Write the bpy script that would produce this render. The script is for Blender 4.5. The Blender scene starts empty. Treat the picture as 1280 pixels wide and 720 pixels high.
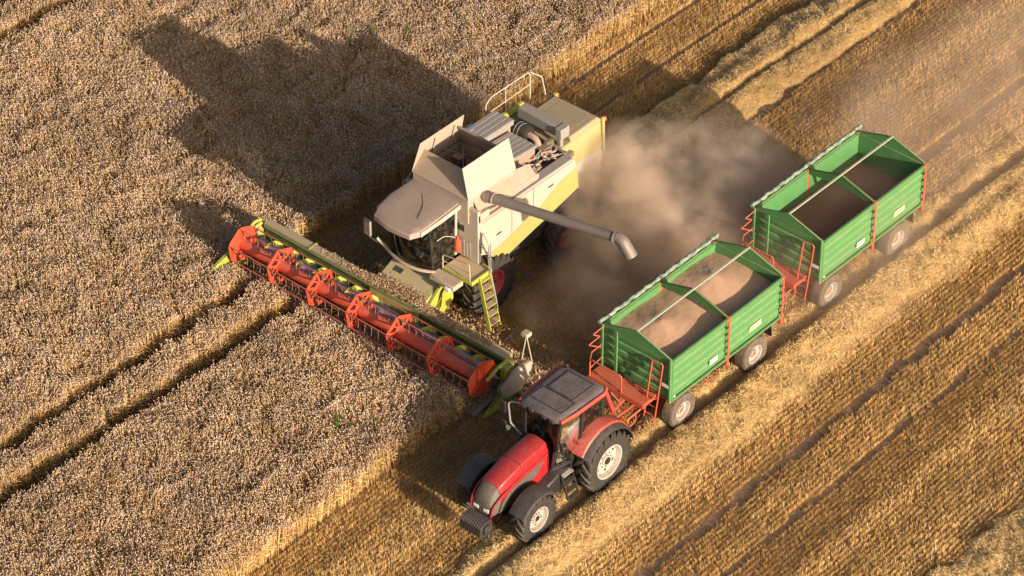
import bpy, bmesh, math, random
import numpy as np
from mathutils import Vector, Matrix
from math import radians as R, sin, cos, pi

random.seed(7)
rng = np.random.default_rng(11)
scene = bpy.context.scene
C = scene.collection

# ------------------------------------------------------------------ camera
AZ, EL, DIST, FPX = 41.143, 38.499, 101.195, 4464.64
az, el = R(AZ), R(EL)
fw = Vector((cos(el)*cos(az), cos(el)*sin(az), -sin(el)))
cam_data = bpy.data.cameras.new('camera')
cam_data.sensor_width = 36.0
cam_data.lens = 36.0*FPX/1280.0
cam_data.clip_start = 1.0
cam_data.clip_end = 4000.0
cam = bpy.data.objects.new('camera', cam_data)
C.objects.link(cam)
cam.location = -fw*DIST
cam.rotation_euler = fw.to_track_quat('-Z', 'Y').to_euler()
scene.camera = cam
CAMP = np.array(-fw*DIST)
rt = fw.cross(Vector((0, 0, 1))).normalized()
upv = rt.cross(fw)

# ------------------------------------------------------------------ world and sun
SUN_AZ, SUN_EL = R(-99.5), R(16.3)
sd = Vector((cos(SUN_EL)*cos(SUN_AZ), cos(SUN_EL)*sin(SUN_AZ), sin(SUN_EL)))
world = bpy.data.worlds.new('World')
scene.world = world
world.use_nodes = True
wn = world.node_tree
bg = wn.nodes['Background']
sky = wn.nodes.new('ShaderNodeTexSky')
sky.sky_type = 'NISHITA'
sky.sun_disc = False
sky.sun_elevation = SUN_EL
sky.sun_rotation = math.atan2(sd.x, sd.y)
sky.dust_density = 5.0
wn.links.new(sky.outputs[0], bg.inputs[0])
bg.inputs[1].default_value = 0.08
sl = bpy.data.lights.new('sun', 'SUN')
sl.energy = 5.0
sl.angle = R(0.6)
sl.color = (1.0, 0.85, 0.67)
sun = bpy.data.objects.new('sun', sl)
C.objects.link(sun)
sun.rotation_euler = (-sd).to_track_quat('-Z', 'Y').to_euler()
sun.location = sd*60

scene.view_settings.view_transform = 'Standard'
scene.view_settings.look = 'None'
scene.view_settings.gamma = 1.0
scene.view_settings.exposure = 0.70
scene.render.engine = 'CYCLES'
scene.cycles.use_denoising = True
scene.cycles.max_bounces = 6
scene.cycles.diffuse_bounces = 3
scene.cycles.transparent_max_bounces = 12
scene.cycles.volume_bounces = 2
scene.cycles.volume_step_rate = 0.6
scene.cycles.volume_max_steps = 128

# ------------------------------------------------------------------ materials
def new_mat(name):
    m = bpy.data.materials.new(name)
    m.use_nodes = True
    return m, m.node_tree.nodes, m.node_tree.links, m.node_tree.nodes['Principled BSDF']

def paint(name, col, rough=0.45, metal=0.0, dust=0.35, dcol=(0.36, 0.27, 0.19), var=0.12, scale=3.0, coat=0.0, bump=0.0):
    """painted or bare sheet with blotchy dirt; field dust settled on faces that look up"""
    m, n, l, b = new_mat(name)
    tc = n.new('ShaderNodeTexCoord')
    no = n.new('ShaderNodeTexNoise'); no.inputs['Scale'].default_value = scale; no.inputs['Detail'].default_value = 6; no.inputs['Roughness'].default_value = .65
    l.new(tc.outputs['Object'], no.inputs['Vector'])
    hs = n.new('ShaderNodeMixRGB'); hs.blend_type = 'MIX'
    hs.inputs[1].default_value = tuple(c*(1-var*1.6) for c in col)+(1,)
    hs.inputs[2].default_value = tuple(min(1, c*(1+var)) for c in col)+(1,)
    l.new(no.outputs['Fac'], hs.inputs[0])
    # dust amount = up-facing part + streaks
    ge = n.new('ShaderNodeNewGeometry'); sx = n.new('ShaderNodeSeparateXYZ'); l.new(ge.outputs['Normal'], sx.inputs[0])
    mr = n.new('ShaderNodeMapRange'); mr.inputs[1].default_value = 0.15; mr.inputs[2].default_value = 0.95; mr.inputs[3].default_value = 0.30; mr.inputs[4].default_value = 1.0
    l.new(sx.outputs['Z'], mr.inputs[0])
    n2 = n.new('ShaderNodeTexNoise'); n2.inputs['Scale'].default_value = scale*.8; n2.inputs['Detail'].default_value = 9; n2.inputs['Roughness'].default_value = .72
    l.new(tc.outputs['Object'], n2.inputs['Vector'])
    r2 = n.new('ShaderNodeMapRange'); r2.inputs[1].default_value = .34; r2.inputs[2].default_value = .62; r2.inputs[3].default_value = .55; r2.inputs[4].default_value = 1.3
    l.new(n2.outputs['Fac'], r2.inputs[0])
    n3 = n.new('ShaderNodeTexNoise'); n3.inputs['Scale'].default_value = 16; n3.inputs['Detail'].default_value = 5; n3.inputs['Roughness'].default_value = .8
    l.new(tc.outputs['Object'], n3.inputs['Vector'])
    r3 = n.new('ShaderNodeMapRange'); r3.inputs[1].default_value = .36; r3.inputs[2].default_value = .64; r3.inputs[3].default_value = .45; r3.inputs[4].default_value = 1.55
    l.new(n3.outputs['Fac'], r3.inputs[0])
    m0 = n.new('ShaderNodeMath'); m0.operation = 'MULTIPLY'; l.new(r2.outputs[0], m0.inputs[0]); l.new(r3.outputs[0], m0.inputs[1])
    mu = n.new('ShaderNodeMath'); mu.operation = 'MULTIPLY'; l.new(mr.outputs[0], mu.inputs[0]); l.new(m0.outputs[0], mu.inputs[1])
    m2 = n.new('ShaderNodeMath'); m2.operation = 'MULTIPLY'; m2.use_clamp = True; l.new(mu.outputs[0], m2.inputs[0]); m2.inputs[1].default_value = dust
    mx = n.new('ShaderNodeMixRGB'); l.new(m2.outputs[0], mx.inputs[0]); l.new(hs.outputs[0], mx.inputs[1]); mx.inputs[2].default_value = dcol+(1,)
    l.new(mx.outputs[0], b.inputs['Base Color'])
    rr = n.new('ShaderNodeMapRange'); rr.inputs[3].default_value = rough; rr.inputs[4].default_value = .9
    l.new(m2.outputs[0], rr.inputs[0]); l.new(rr.outputs[0], b.inputs['Roughness'])
    b.inputs['Metallic'].default_value = metal
    b.inputs['Coat Weight'].default_value = coat
    if bump:
        bp = n.new('ShaderNodeBump'); bp.inputs['Strength'].default_value = bump; bp.inputs['Distance'].default_value = .01
        l.new(n2.outputs['Fac'], bp.inputs['Height']); l.new(bp.outputs[0], b.inputs['Normal'])
    return m

M = {}
M['red'] = paint('tractor_red', (0.34, 0.004, 0.012), .34, dust=.12, coat=.25, scale=5)
M['red_dusty'] = paint('faded_red', (0.44, 0.03, 0.026), .45, dust=.25)
M['cream'] = paint('cream_white', (0.44, 0.40, 0.34), .45, dust=.8, scale=1.3, dcol=(.36, .25, .17), var=.06)
M['roofdust'] = paint('dusty_roof', (0.42, 0.34, 0.27), .6, dust=.95, dcol=(0.33, 0.235, 0.17), scale=2)
M['lime'] = paint('lime_green', (0.33, 0.30, 0.07), .5, dust=.7, dcol=(.42, .33, .2))
M['lime_clean'] = paint('lime_green_clean', (0.36, 0.39, 0.035), .45, dust=.3)
M['cabtop'] = paint('pinkish_dusty_roof', (0.36, 0.29, 0.25), .6, dust=.95, dcol=(0.29, 0.21, 0.17), scale=1.6, var=.2)
M['hoodtop'] = paint('brown_dusted_hood', (0.30, 0.29, 0.13), .6, dust=1.0, dcol=(0.31, 0.235, 0.155), scale=2.5, var=.2)
M['khaki'] = paint('dusty_lime_hood', (0.40, 0.41, 0.10), .5, dust=.8, dcol=(0.40, 0.31, 0.20))
M['limepale'] = paint('pale_lime_side', (0.36, 0.32, 0.13), .55, dust=.8, dcol=(.34, .25, .17))
M['dkgreen'] = paint('dark_green', (0.05, 0.14, 0.03), .5, dust=.35)
M['orange'] = paint('reel_orange', (0.62, 0.048, 0.013), .42, dust=.3, var=.18)
M['grey'] = paint('grey_steel', (0.33, 0.32, 0.31), .4, metal=.35, dust=.4)
M['zinc'] = paint('zinc_sheet', (0.38, 0.37, 0.36), .42, metal=.4, dust=.7, dcol=(.33, .27, .22))
M['pipe'] = paint('pipe_steel', (0.22, 0.205, 0.20), .38, metal=.5, dust=.8, scale=4, dcol=(.25, .195, .16))
M['blue_steel'] = paint('auger_steel', (0.30, 0.34, 0.46), .3, metal=.5, dust=.1)
M['black'] = paint('black_plastic', (0.014, 0.014, 0.015), .45, dust=.09)
M['blackgrey'] = paint('dark_grey_plastic', (0.024, 0.024, 0.026), .5, dust=.2, dcol=(.24, .19, .155), scale=6)
M['nose'] = paint('grey_grille', (0.075, 0.068, 0.06), .5, dust=.75, dcol=(.17, .135, .11), scale=8)
M['roofgrey'] = paint('tractor_roof_grey', (0.055, 0.048, 0.052), .5, dust=.6, dcol=(.17, .13, .12), scale=4)
M['rubber'] = paint('rubber', (0.018, 0.017, 0.016), .7, dust=.34, dcol=(.17, .125, .09), scale=5)
M['rubber_dusty'] = paint('dusty_rubber', (0.05, 0.043, 0.036), .85, dust=1.3, dcol=(.23, .17, .12), scale=6)
M['rim'] = paint('rim_silver', (0.44, 0.415, 0.38), .45, metal=.1, dust=.8, dcol=(.27, .20, .14), scale=6)
M['rim_red'] = paint('rim_red', (0.45, 0.03, 0.04), .5, dust=.4)
M['tgreen'] = paint('trailer_green', (0.042, 0.22, 0.062), .45, dust=.85, dcol=(.195, .25, .115), var=.16, scale=2.2)
M['tgreen_in'] = paint('trailer_green_inside', (0.035, 0.15, 0.035), .6, dust=.5, dcol=(.20, .20, .09), var=.2)
M['palegreen'] = paint('pale_green_pole', (0.32, 0.40, 0.29), .5, dust=.5)
M['tred'] = paint('trailer_red', (0.55, 0.07, 0.035), .5, dust=.4, dcol=(.42, .22, .13))
M['yellow'] = paint('sticker_yellow', (0.85, 0.55, 0.02), .5, dust=.1)
M['white'] = paint('sticker_white', (0.75, 0.74, 0.66), .5, dust=.15)
M['plate'] = paint('sticker_cream', (0.70, 0.70, 0.42), .5, dust=.15)
M['extred'] = paint('extinguisher_red', (0.75, 0.08, 0.02), .35, dust=.1)
M['tan'] = paint('dusty_tread_plate', (0.32, 0.26, 0.16), .8, dust=1.0, dcol=(.42, .31, .18), scale=12)
M['beam'] = paint('dusty_green_beam', (0.22, 0.27, 0.08), .6, dust=1.0, dcol=(.37, .29, .19))
M['engine'] = paint('oily_engine', (0.12, 0.10, 0.08), .5, metal=.3, dust=.9, dcol=(.28, .2, .14), scale=9)
M['rust'] = paint('rusty_drum', (0.30, 0.19, 0.15), .7, dust=.5, dcol=(.4, .28, .2))
M['skin'] = paint('skin', (0.55, 0.30, 0.20), .6, dust=0)
M['shirt'] = paint('blue_grey_shirt', (0.22, 0.23, 0.25), .9, dust=0)
M['hair'] = paint('brown_hair', (0.05, 0.03, 0.02), .8, dust=0)
M['reddark'] = paint('worn_red_bar', (0.40, 0.045, 0.02), .5, dust=.35)
M['lens'] = paint('lamp_glass', (0.75, 0.75, 0.72), .15, dust=.1)
M['orange_lens'] = paint('orange_lens', (0.8, 0.22, 0.02), .2, dust=.1)

def tarp_mat():
    m, n, l, b = new_mat('striped_tarpaulin')
    tc = n.new('ShaderNodeTexCoord')
    wv = n.new('ShaderNodeTexNoise'); wv.inputs['Scale'].default_value = 5.5; wv.inputs['Detail'].default_value = 6; wv.inputs['Roughness'].default_value = .7
    l.new(tc.outputs['Object'], wv.inputs['Vector'])
    cr = n.new('ShaderNodeValToRGB'); l.new(wv.outputs[0], cr.inputs[0])
    cr.color_ramp.elements[0].position = .40; cr.color_ramp.elements[0].color = (.09, .16, .11, 1)
    cr.color_ramp.elements[1].position = .60; cr.color_ramp.elements[1].color = (.29, .31, .25, 1)
    l.new(cr.outputs[0], b.inputs['Base Color']); b.inputs['Roughness'].default_value = .7
    return m
M['tarp'] = tarp_mat()

def glass_mat():
    m, n, l, b = new_mat('tinted_cab_glass')
    n.remove(b)
    out = n['Material Output']
    tr = n.new('ShaderNodeBsdfTransparent'); tr.inputs[0].default_value = (.62, .65, .62, 1)
    gl = n.new('ShaderNodeBsdfGlossy'); gl.inputs['Roughness'].default_value = .04; gl.inputs[0].default_value = (.9, .9, .9, 1)
    df = n.new('ShaderNodeBsdfDiffuse'); df.inputs[0].default_value = (.30, .25, .19, 1)
    fr = n.new('ShaderNodeFresnel'); fr.inputs[0].default_value = 1.5
    mx = n.new('ShaderNodeMixShader'); l.new(fr.outputs[0], mx.inputs[0]); l.new(tr.outputs[0], mx.inputs[1]); l.new(gl.outputs[0], mx.inputs[2])
    tc = n.new('ShaderNodeTexCoord'); no = n.new('ShaderNodeTexNoise'); no.inputs['Scale'].default_value = 7; no.inputs['Detail'].default_value = 8
    l.new(tc.outputs['Object'], no.inputs['Vector'])
    mr = n.new('ShaderNodeMapRange'); mr.inputs[1].default_value = .48; mr.inputs[2].default_value = .75; mr.inputs[3].default_value = .01; mr.inputs[4].default_value = .12
    l.new(no.outputs['Fac'], mr.inputs[0])
    m2 = n.new('ShaderNodeMixShader'); l.new(mr.outputs[0], m2.inputs[0]); l.new(mx.outputs[0], m2.inputs[1]); l.new(df.outputs[0], m2.inputs[2])
    l.new(m2.outputs[0], out.inputs[0])
    return m
M['glass'] = glass_mat()

def plant_mat(name, c0, c1, c2, trans=0.0, nscale=.35):
    """colour spread per stalk (vertex attribute) plus broad patches over the field"""
    m, n, l, b = new_mat(name)
    at = n.new('ShaderNodeAttribute'); at.attribute_name = 'tint'
    cr = n.new('ShaderNodeValToRGB'); l.new(at.outputs['Fac'], cr.inputs[0])
    e = cr.color_ramp.elements
    e[0].position = 0; e[0].color = c0+(1,); e[1].position = 1; e[1].color = c2+(1,)
    k = e.new(.5); k.color = c1+(1,)
    tc = n.new('ShaderNodeTexCoord'); no = n.new('ShaderNodeTexNoise'); no.inputs['Scale'].default_value = nscale; no.inputs['Detail'].default_value = 5; no.inputs['Roughness'].default_value = .6
    l.new(tc.outputs['Object'], no.inputs['Vector'])
    mr = n.new('ShaderNodeMapRange'); mr.inputs[1].default_value = .3; mr.inputs[2].default_value = .7; mr.inputs[3].default_value = .80; mr.inputs[4].default_value = 1.18
    l.new(no.outputs['Fac'], mr.inputs[0])
    mx = n.new('ShaderNodeMixRGB'); mx.blend_type = 'MULTIPLY'; mx.inputs[0].default_value = 1
    l.new(cr.outputs[0], mx.inputs[1]); l.new(mr.outputs[0], mx.inputs[2])
    l.new(mx.outputs[0], b.inputs['Base Color'])
    b.inputs['Roughness'].default_value = .75
    b.inputs['Specular IOR Level'].default_value = .25
    return m
M['ear'] = plant_mat('wheat_ears', (.36, .25, .18), (.66, .48, .35), (.90, .70, .53))
M['stem'] = plant_mat('wheat_stems', (.32, .19, .08), (.58, .375, .155), (.76, .53, .24))
M['stub'] = plant_mat('stubble_blades', (.29, .155, .05), (.60, .365, .13), (.88, .63, .31))
M['straw'] = plant_mat('loose_straw', (.40, .25, .09), (.70, .47, .20), (.88, .66, .36))
M['chaff'] = plant_mat('chopped_straw', (.22, .12, .06), (.45, .29, .16), (.66, .48, .30))
M['weed'] = plant_mat('weed_leaves', (.09, .12, .02), (.17, .21, .035), (.30, .31, .07))

def ground_mat(name, a, b_, c, scale=14):
    m, n, l, b = new_mat(name)
    tc = n.new('ShaderNodeTexCoord')
    n1 = n.new('ShaderNodeTexNoise'); n1.inputs['Scale'].default_value = scale; n1.inputs['Detail'].default_value = 8; n1.inputs['Roughness'].default_value = .75
    n2 = n.new('ShaderNodeTexNoise'); n2.inputs['Scale'].default_value = .5; n2.inputs['Detail'].default_value = 4
    l.new(tc.outputs['Object'], n1.inputs['Vector']); l.new(tc.outputs['Object'], n2.inputs['Vector'])
    cr = n.new('ShaderNodeValToRGB'); l.new(n1.outputs['Fac'], cr.inputs[0])
    e = cr.color_ramp.elements; e[0].position = .34; e[0].color = a+(1,); e[1].position = .68; e[1].color = c+(1,)
    k = e.new(.52); k.color = b_+(1,)
    mr = n.new('ShaderNodeMapRange'); mr.inputs[3].default_value = .75; mr.inputs[4].default_value = 1.25; l.new(n2.outputs['Fac'], mr.inputs[0])
    mx = n.new('ShaderNodeMixRGB'); mx.blend_type = 'MULTIPLY'; mx.inputs[0].default_value = 1
    l.new(cr.outputs[0], mx.inputs[1]); l.new(mr.outputs[0], mx.inputs[2]); l.new(mx.outputs[0], b.inputs['Base Color'])
    b.inputs['Roughness'].default_value = .95; b.inputs['Specular IOR Level'].default_value = .1
    bp = n.new('ShaderNodeBump'); bp.inputs['Strength'].default_value = .8; bp.inputs['Distance'].default_value = .03
    l.new(n1.outputs['Fac'], bp.inputs['Height']); l.new(bp.outputs[0], b.inputs['Normal'])
    return m
M['soil'] = ground_mat('soil_with_chaff', (.15, .095, .045), (.30, .19, .09), (.48, .33, .17))
M['track'] = ground_mat('rolled_track', (.15, .090, .055), (.235, .145, .090), (.36, .24, .15), 14)
M['mat'] = ground_mat('straw_mat', (.26, .15, .06), (.46, .30, .13), (.62, .43, .21), 22)
M['grain'] = ground_mat('wheat_grain', (.46, .27, .165), (.56, .345, .225), (.66, .43, .29), 40)
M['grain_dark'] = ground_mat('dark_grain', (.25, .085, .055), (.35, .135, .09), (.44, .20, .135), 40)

# ------------------------------------------------------------------ mesh builder
class MB:
    def __init__(s): s.v = []; s.f = []; s.m = []; s.mi = 0
    def add(s, vs, fs):
        k = len(s.v); s.v += [tuple(v) for v in vs]
        for f in fs: s.f.append(tuple(i+k for i in f)); s.m.append(s.mi)
        return s
    def hexa(s, p):   # p: 4 bottom (ccw), 4 top
        return s.add(p, [(0, 3, 2, 1), (4, 5, 6, 7), (0, 1, 5, 4), (1, 2, 6, 5), (2, 3, 7, 6), (3, 0, 4, 7)])
    def box(s, x0, x1, y0, y1, z0, z1):
        return s.hexa([(x0, y0, z0), (x1, y0, z0), (x1, y1, z0), (x0, y1, z0), (x0, y0, z1), (x1, y0, z1), (x1, y1, z1), (x0, y1, z1)])
    def obox(s, c, ax, ay, az_):   # centre and three half-vectors
        c, ax, ay, az_ = Vector(c), Vector(ax), Vector(ay), Vector(az_)
        return s.hexa([c-ax-ay-az_, c+ax-ay-az_, c+ax+ay-az_, c-ax+ay-az_, c-ax-ay+az_, c+ax-ay+az_, c+ax+ay+az_, c-ax+ay+az_])
    def bar(s, a, b, w, h=None, up=(0, 0, 1)):
        a, b = Vector(a), Vector(b); d = b-a; u = Vector(up)
        if abs(d.normalized().dot(u)) > .98: u = Vector((0, 1, 0))
        r = d.cross(u).normalized(); u = r.cross(d).normalized()
        return s.obox((a+b)/2, d/2, r*w/2, u*(h or w)/2)
    def prism(s, poly, axis, a, b):   # poly 2d in remaining axes order (x,z) for axis y, (y,z) for x, (x,y) for z
        def P(u, v, t): return {'x': (t, u, v), 'y': (u, t, v), 'z': (u, v, t)}[axis]
        n = len(poly); vs = [P(u, v, a) for u, v in poly]+[P(u, v, b) for u, v in poly]
        return s.add(vs, [tuple(range(n))[::-1], tuple(range(n, 2*n))]+[(i, (i+1) % n, n+(i+1) % n, n+i) for i in range(n)])
    def tube(s, pts, r, n=8, cap=True, r2=None):
        pts = [Vector(p) for p in pts]; N = len(pts); rings = []; prev = None
        for i, p in enumerate(pts):
            d = (pts[min(i+1, N-1)]-pts[max(i-1, 0)]).normalized()
            if prev is None: u = Vector((0, 0, 1)) if abs(d.z) < .9 else Vector((1, 0, 0))
            else: u = prev
            a = d.cross(u).normalized(); b = a.cross(d).normalized(); prev = b
            rr = r if r2 is None else r+(r2-r)*i/(N-1)
            if isinstance(r, (list, tuple)): rr = r[i]
            rings.append([p+a*(rr*cos(2*pi*k/n))+b*(rr*sin(2*pi*k/n)) for k in range(n)])
        return s.loft(rings, cap)
    def loft(s, rings, cap=True):
        n = len(rings[0]); vs = [v for r_ in rings for v in r_]; fs = []
        for i in range(len(rings)-1):
            for k in range(n):
                fs.append((i*n+k, i*n+(k+1) % n, (i+1)*n+(k+1) % n, (i+1)*n+k))
        if cap: fs += [tuple(range(n))[::-1], tuple(range((len(rings)-1)*n, len(rings)*n))]
        return s.add(vs, fs)
    def lathe(s, prof, c, n=32, axis='y', close=False):   # prof (radius, offset along axis)
        rings = []
        for r, o in prof:
            ring = []
            for k in range(n):
                t = 2*pi*k/n
                if axis == 'y': ring.append((c[0]+r*cos(t), c[1]+o, c[2]+r*sin(t)))
                elif axis == 'x': ring.append((c[0]+o, c[1]+r*cos(t), c[2]+r*sin(t)))
                else: ring.append((c[0]+r*cos(t), c[1]+r*sin(t), c[2]+o))
            rings.append(ring)
        if close: rings.append(rings[0])
        return s.loft(rings, not close)
    def plate(s, pts, t):   # polygon of 3-d points with thickness along its normal
        pts = [Vector(p) for p in pts]; nrm = (pts[1]-pts[0]).cross(pts[2]-pts[0]).normalized()
        a = [p-nrm*t/2 for p in pts]; b = [p+nrm*t/2 for p in pts]; n = len(pts)
        return s.add(a+b, [tuple(range(n))[::-1], tuple(range(n, 2*n))]+[(i, (i+1) % n, n+(i+1) % n, n+i) for i in range(n)])
    def build(s, name, mats, parent=None, bevel=0.0, smooth=True, label=None, angle=38):
        me = bpy.data.meshes.new(name)
        off = Vector((0, 0, 0)); p = parent
        while p is not None: off += p.location; p = p.parent
        me.from_pydata([tuple(Vector(v)-off) for v in s.v], [], s.f)
        if not isinstance(mats, (list, tuple)): mats = [mats]
        for m in mats: me.materials.append(M[m] if isinstance(m, str) else m)
        me.polygons.foreach_set('material_index', s.m)
        bm = bmesh.new(); bm.from_mesh(me); bmesh.ops.recalc_face_normals(bm, faces=bm.faces); bm.to_mesh(me); bm.free()
        o = bpy.data.objects.new(name, me); C.objects.link(o); o.parent = parent
        if smooth:
            me.polygons.foreach_set('use_smooth', [True]*len(me.polygons))
            me.set_sharp_from_angle(angle=R(angle))
        if bevel:
            b = o.modifiers.new('bevel', 'BEVEL'); b.width = bevel; b.segments = 2; b.limit_method = 'ANGLE'; b.angle_limit = R(40)
        if label: o['label'] = label
        return o

def tag(o, label=None, cat=None, group=None, kind=None):
    if label: o['label'] = label
    if cat: o['category'] = cat
    if group: o['group'] = group
    if kind: o['kind'] = kind
    return o
def empty(name, loc, parent=None):
    o = bpy.data.objects.new(name, None); C.objects.link(o); o.location = loc; o.parent = parent
    o.empty_display_size = .3
    return o
def part_empty(name, parent): return empty(name, (0, 0, 0), parent)
def arc(c, r, a0, a1, n, y): return [(c[0]+r*cos(R(a0+(a1-a0)*i/n)), y, c[1]+r*sin(R(a0+(a1-a0)*i/n))) for i in range(n+1)]
def round_path(pts, r=.08, n=4):
    out = [Vector(pts[0])]
    for i in range(1, len(pts)-1):
        p = Vector(pts[i]); a = Vector(pts[i-1])-p; b = Vector(pts[i+1])-p
        k = min(r, a.length*.45, b.length*.45); a = p+a.normalized()*k; b = p+b.normalized()*k
        for j in range(n+1):
            t = j/n; out.append(a*(1-t)**2+p*2*t*(1-t)+b*t*t)
    out.append(Vector(pts[-1])); return out

# ------------------------------------------------------------------ wheels
def make_wheel(parent, c, Rr, W, rimR, side, tmat, rmat, lugs=20, kind='ag', hubmat=None):
    """c = wheel centre; side = -1 when the outer face looks to -y"""
    w = part_empty('wheel', parent)
    t = MB(); h = W/2; sh = Rr*.045 if kind == 'ag' else .0
    body = Rr-(.055*Rr/.9 if kind == 'ag' else .012)
    prof = [(rimR*.98, -h*.72), (rimR*1.04, -h*.86), ((rimR+body)/2, -h*1.0), (body*.955, -h*.93), (body, -h*.70), (body*1.004, 0), (body, h*.70), (body*.955, h*.93), ((rimR+body)/2, h*1.0), (rimR*1.04, h*.86), (rimR*.98, h*.72)]
    t.lathe(prof, c, 56, close=True)
    if kind == 'ag':
        for k in range(lugs):
            for sg in (-1, 1):
                a = 2*pi*(k+(.5 if sg > 0 else 0))/lugs; sw = .62*2*pi/lugs*1.35; wd = .15*2*pi/lugs*1.5
                # rolling direction: chevrons
                ring = []
                for (fy, aa, r0, r1) in ((0.02, a, body*.99, Rr), (.55, a+sw*.5, body*.99, Rr), (.93, a+sw*.95, body*.93, Rr*.975), (1.0, a+sw*1.1, (rimR+body)/2*1.12, body*.985)):
                    y = c[1]+sg*h*fy*1.01
                    ring.append([(c[0]+r*cos(b_), y, c[2]+r*sin(b_)) for r, b_ in ((r0, aa-wd*1.25), (r1, aa-wd*.8), (r1, aa+wd*.8), (r0, aa+wd*1.25))])
                t.loft(ring)
    else:
        nb = 46
        for k in range(nb):
            for fy in (-.62, -.2, .22, .64):
                a = 2*pi*(k+(.5 if fy in (-.2, .64) else 0))/nb; wd = .33*2*pi/nb
                rr = Rr
                ring = [[(c[0]+r*cos(b_), c[1]+h*y, c[2]+r*sin(b_)) for r, b_ in ((body*.985, a-wd), (rr, a-wd*.8), (rr, a+wd*.8), (body*.985, a+wd))] for y in (fy-.17, fy+.17)]
                t.loft(ring)
    t.build('tyre', tmat, w)
    r = MB(); s = side; q = h*.80
    prof = [(rimR*1.0, s*q*.95), (rimR*1.035, s*q*1.05), (rimR*.95, s*q*1.02), (rimR*.90, s*q*.70), (rimR*.84, s*q*.42), (rimR*.60, s*q*.30), (rimR*.52, s*q*.38), (rimR*.30, s*q*.40), (rimR*.28, s*q*.62), (rimR*.22, s*q*.70), (.005, s*q*.72)]
    back = [(.005, -s*q*.3), (rimR*.5, -s*q*.4), (rimR*.9, -s*q*.8), (rimR*1.0, -s*q*.9)]
    r.lathe(prof+back, c, 40, close=True)
    r.mi = 1
    for k in range(8):
        a = 2*pi*k/8; cc = (c[0]+rimR*.43*cos(a), c[1]+s*q*.42, c[2]+rimR*.43*sin(a))
        r.lathe([(.018, -.02), (.018, .02)], cc, 6)
    r.mi = 2 if hubmat else 1
    r.lathe([(rimR*.24, s*q*.6), (rimR*.2, s*q*.82), (.005, s*q*.84)], c, 20)
    if kind == 'ag':   # oblong hand holes in the dish
        r.mi = 1
        for k in range(6):
            a = 2*pi*(k+.5)/6; r.obox((c[0]+rimR*.70*cos(a), c[1]+s*q*.352, c[2]+rimR*.70*sin(a)), (rimR*.045*cos(a), 0, rimR*.045*sin(a)), (0, .012, 0), (-rimR*.09*sin(a), 0, rimR*.09*cos(a)))
    r.build('rim', [rmat, 'black']+([hubmat] if hubmat else []), w)
    return w

# ------------------------------------------------------------------ field geometry (stuff)
def project(P):
    d = P-CAMP; z = d@np.array(fw)
    return 640+FPX*(d@np.array(rt))/z, 360-FPX*(d@np.array(upv))/z
def in_view(x, y, m=230, z=0.0):
    P = np.stack([x, y, np.full_like(x, z)], 1); u, v = project(P)
    return (u > -m) & (u < 1280+m) & (v > -m) & (v < 720+m)
class Smooth2:
    """cheap value noise on a grid"""
    def __init__(s, cell, seed): s.c = cell; s.g = np.random.default_rng(seed).random((256, 256))
    def __call__(s, x, y):
        u = x/s.c+97.3; w = y/s.c+61.7; i = np.floor(u).astype(int); j = np.floor(w).astype(int); fu = u-i; fv = w-j
        fu = fu*fu*(3-2*fu); fv = fv*fv*(3-2*fv); g = s.g; i %= 255; j %= 255
        return (g[i, j]*(1-fu)+g[i+1, j]*fu)*(1-fv)+(g[i, j+1]*(1-fu)+g[i+1, j+1]*fu)*fv
nA, nB, nC, nD = Smooth2(.45, 1), Smooth2(1.7, 2), Smooth2(.16, 3), Smooth2(.9, 4)

def big_mesh(name, chunks, mats):
    """chunks: list of (verts (n,k,3), faces [tuples over k], material index, tint (n,))"""
    V = []; L = []; LS = []; LT = []; MI = []; T = []; vo = 0; lo = 0
    for v, fs, mi, tint in chunks:
        n, k, _ = v.shape; V.append(v.reshape(-1, 3)); T.append(np.repeat(tint, k))
        base = (np.arange(n)*k+vo)[:, None]
        for f in fs:
            f = np.array(f); L.append((base+f[None, :]).ravel()); LT.append(np.full(n, len(f))); MI.append(np.full(n, mi))
        vo += n*k
    V = np.concatenate(V); L = np.concatenate(L); LT = np.concatenate(LT); MI = np.concatenate(MI); T = np.concatenate(T)
    LS = np.concatenate([[0], np.cumsum(LT)[:-1]])
    me = bpy.data.meshes.new(name)
    me.vertices.add(len(V)); me.vertices.foreach_set('co', V.astype(np.float32).ravel())
    me.loops.add(len(L)); me.loops.foreach_set('vertex_index', L.astype(np.int32))
    me.polygons.add(len(LT)); me.polygons.foreach_set('loop_start', LS.astype(np.int32)); me.polygons.foreach_set('loop_total', LT.astype(np.int32))
    for m in mats: me.materials.append(M[m])
    me.polygons.foreach_set('material_index', MI.astype(np.int32))
    at = me.attributes.new('tint', 'FLOAT', 'POINT'); at.data.foreach_set('value', T.astype(np.float32))
    me.update(calc_edges=True)
    o = bpy.data.objects.new(name, me); C.objects.link(o); return o

def strip(a, b, w, azim):
    """thin quads from a to b, width w, side vector at azimuth"""
    s = np.stack([np.cos(azim), np.sin(azim), np.zeros_like(azim)], 1)*w[:, None]*.5
    return np.stack([a-s, a+s, b+s*.7, b-s*.7], 1)

X0, X1, Y0, Y1 = -34, 40, -30, 46
CUT_R, CUT_L, CUT_X = -2.75, 5.75, -4.95     # crop edges: right edge, left edge behind the header, cut face in front of the header
TRAM = (5.15, 3.65, 19.35, 20.95, -10.42, -11.95)

def in_tram(y, w, jit=0):
    m = np.zeros(len(y), bool)
    for t in TRAM: m |= np.abs(y+jit-t) < w
    return m

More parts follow.
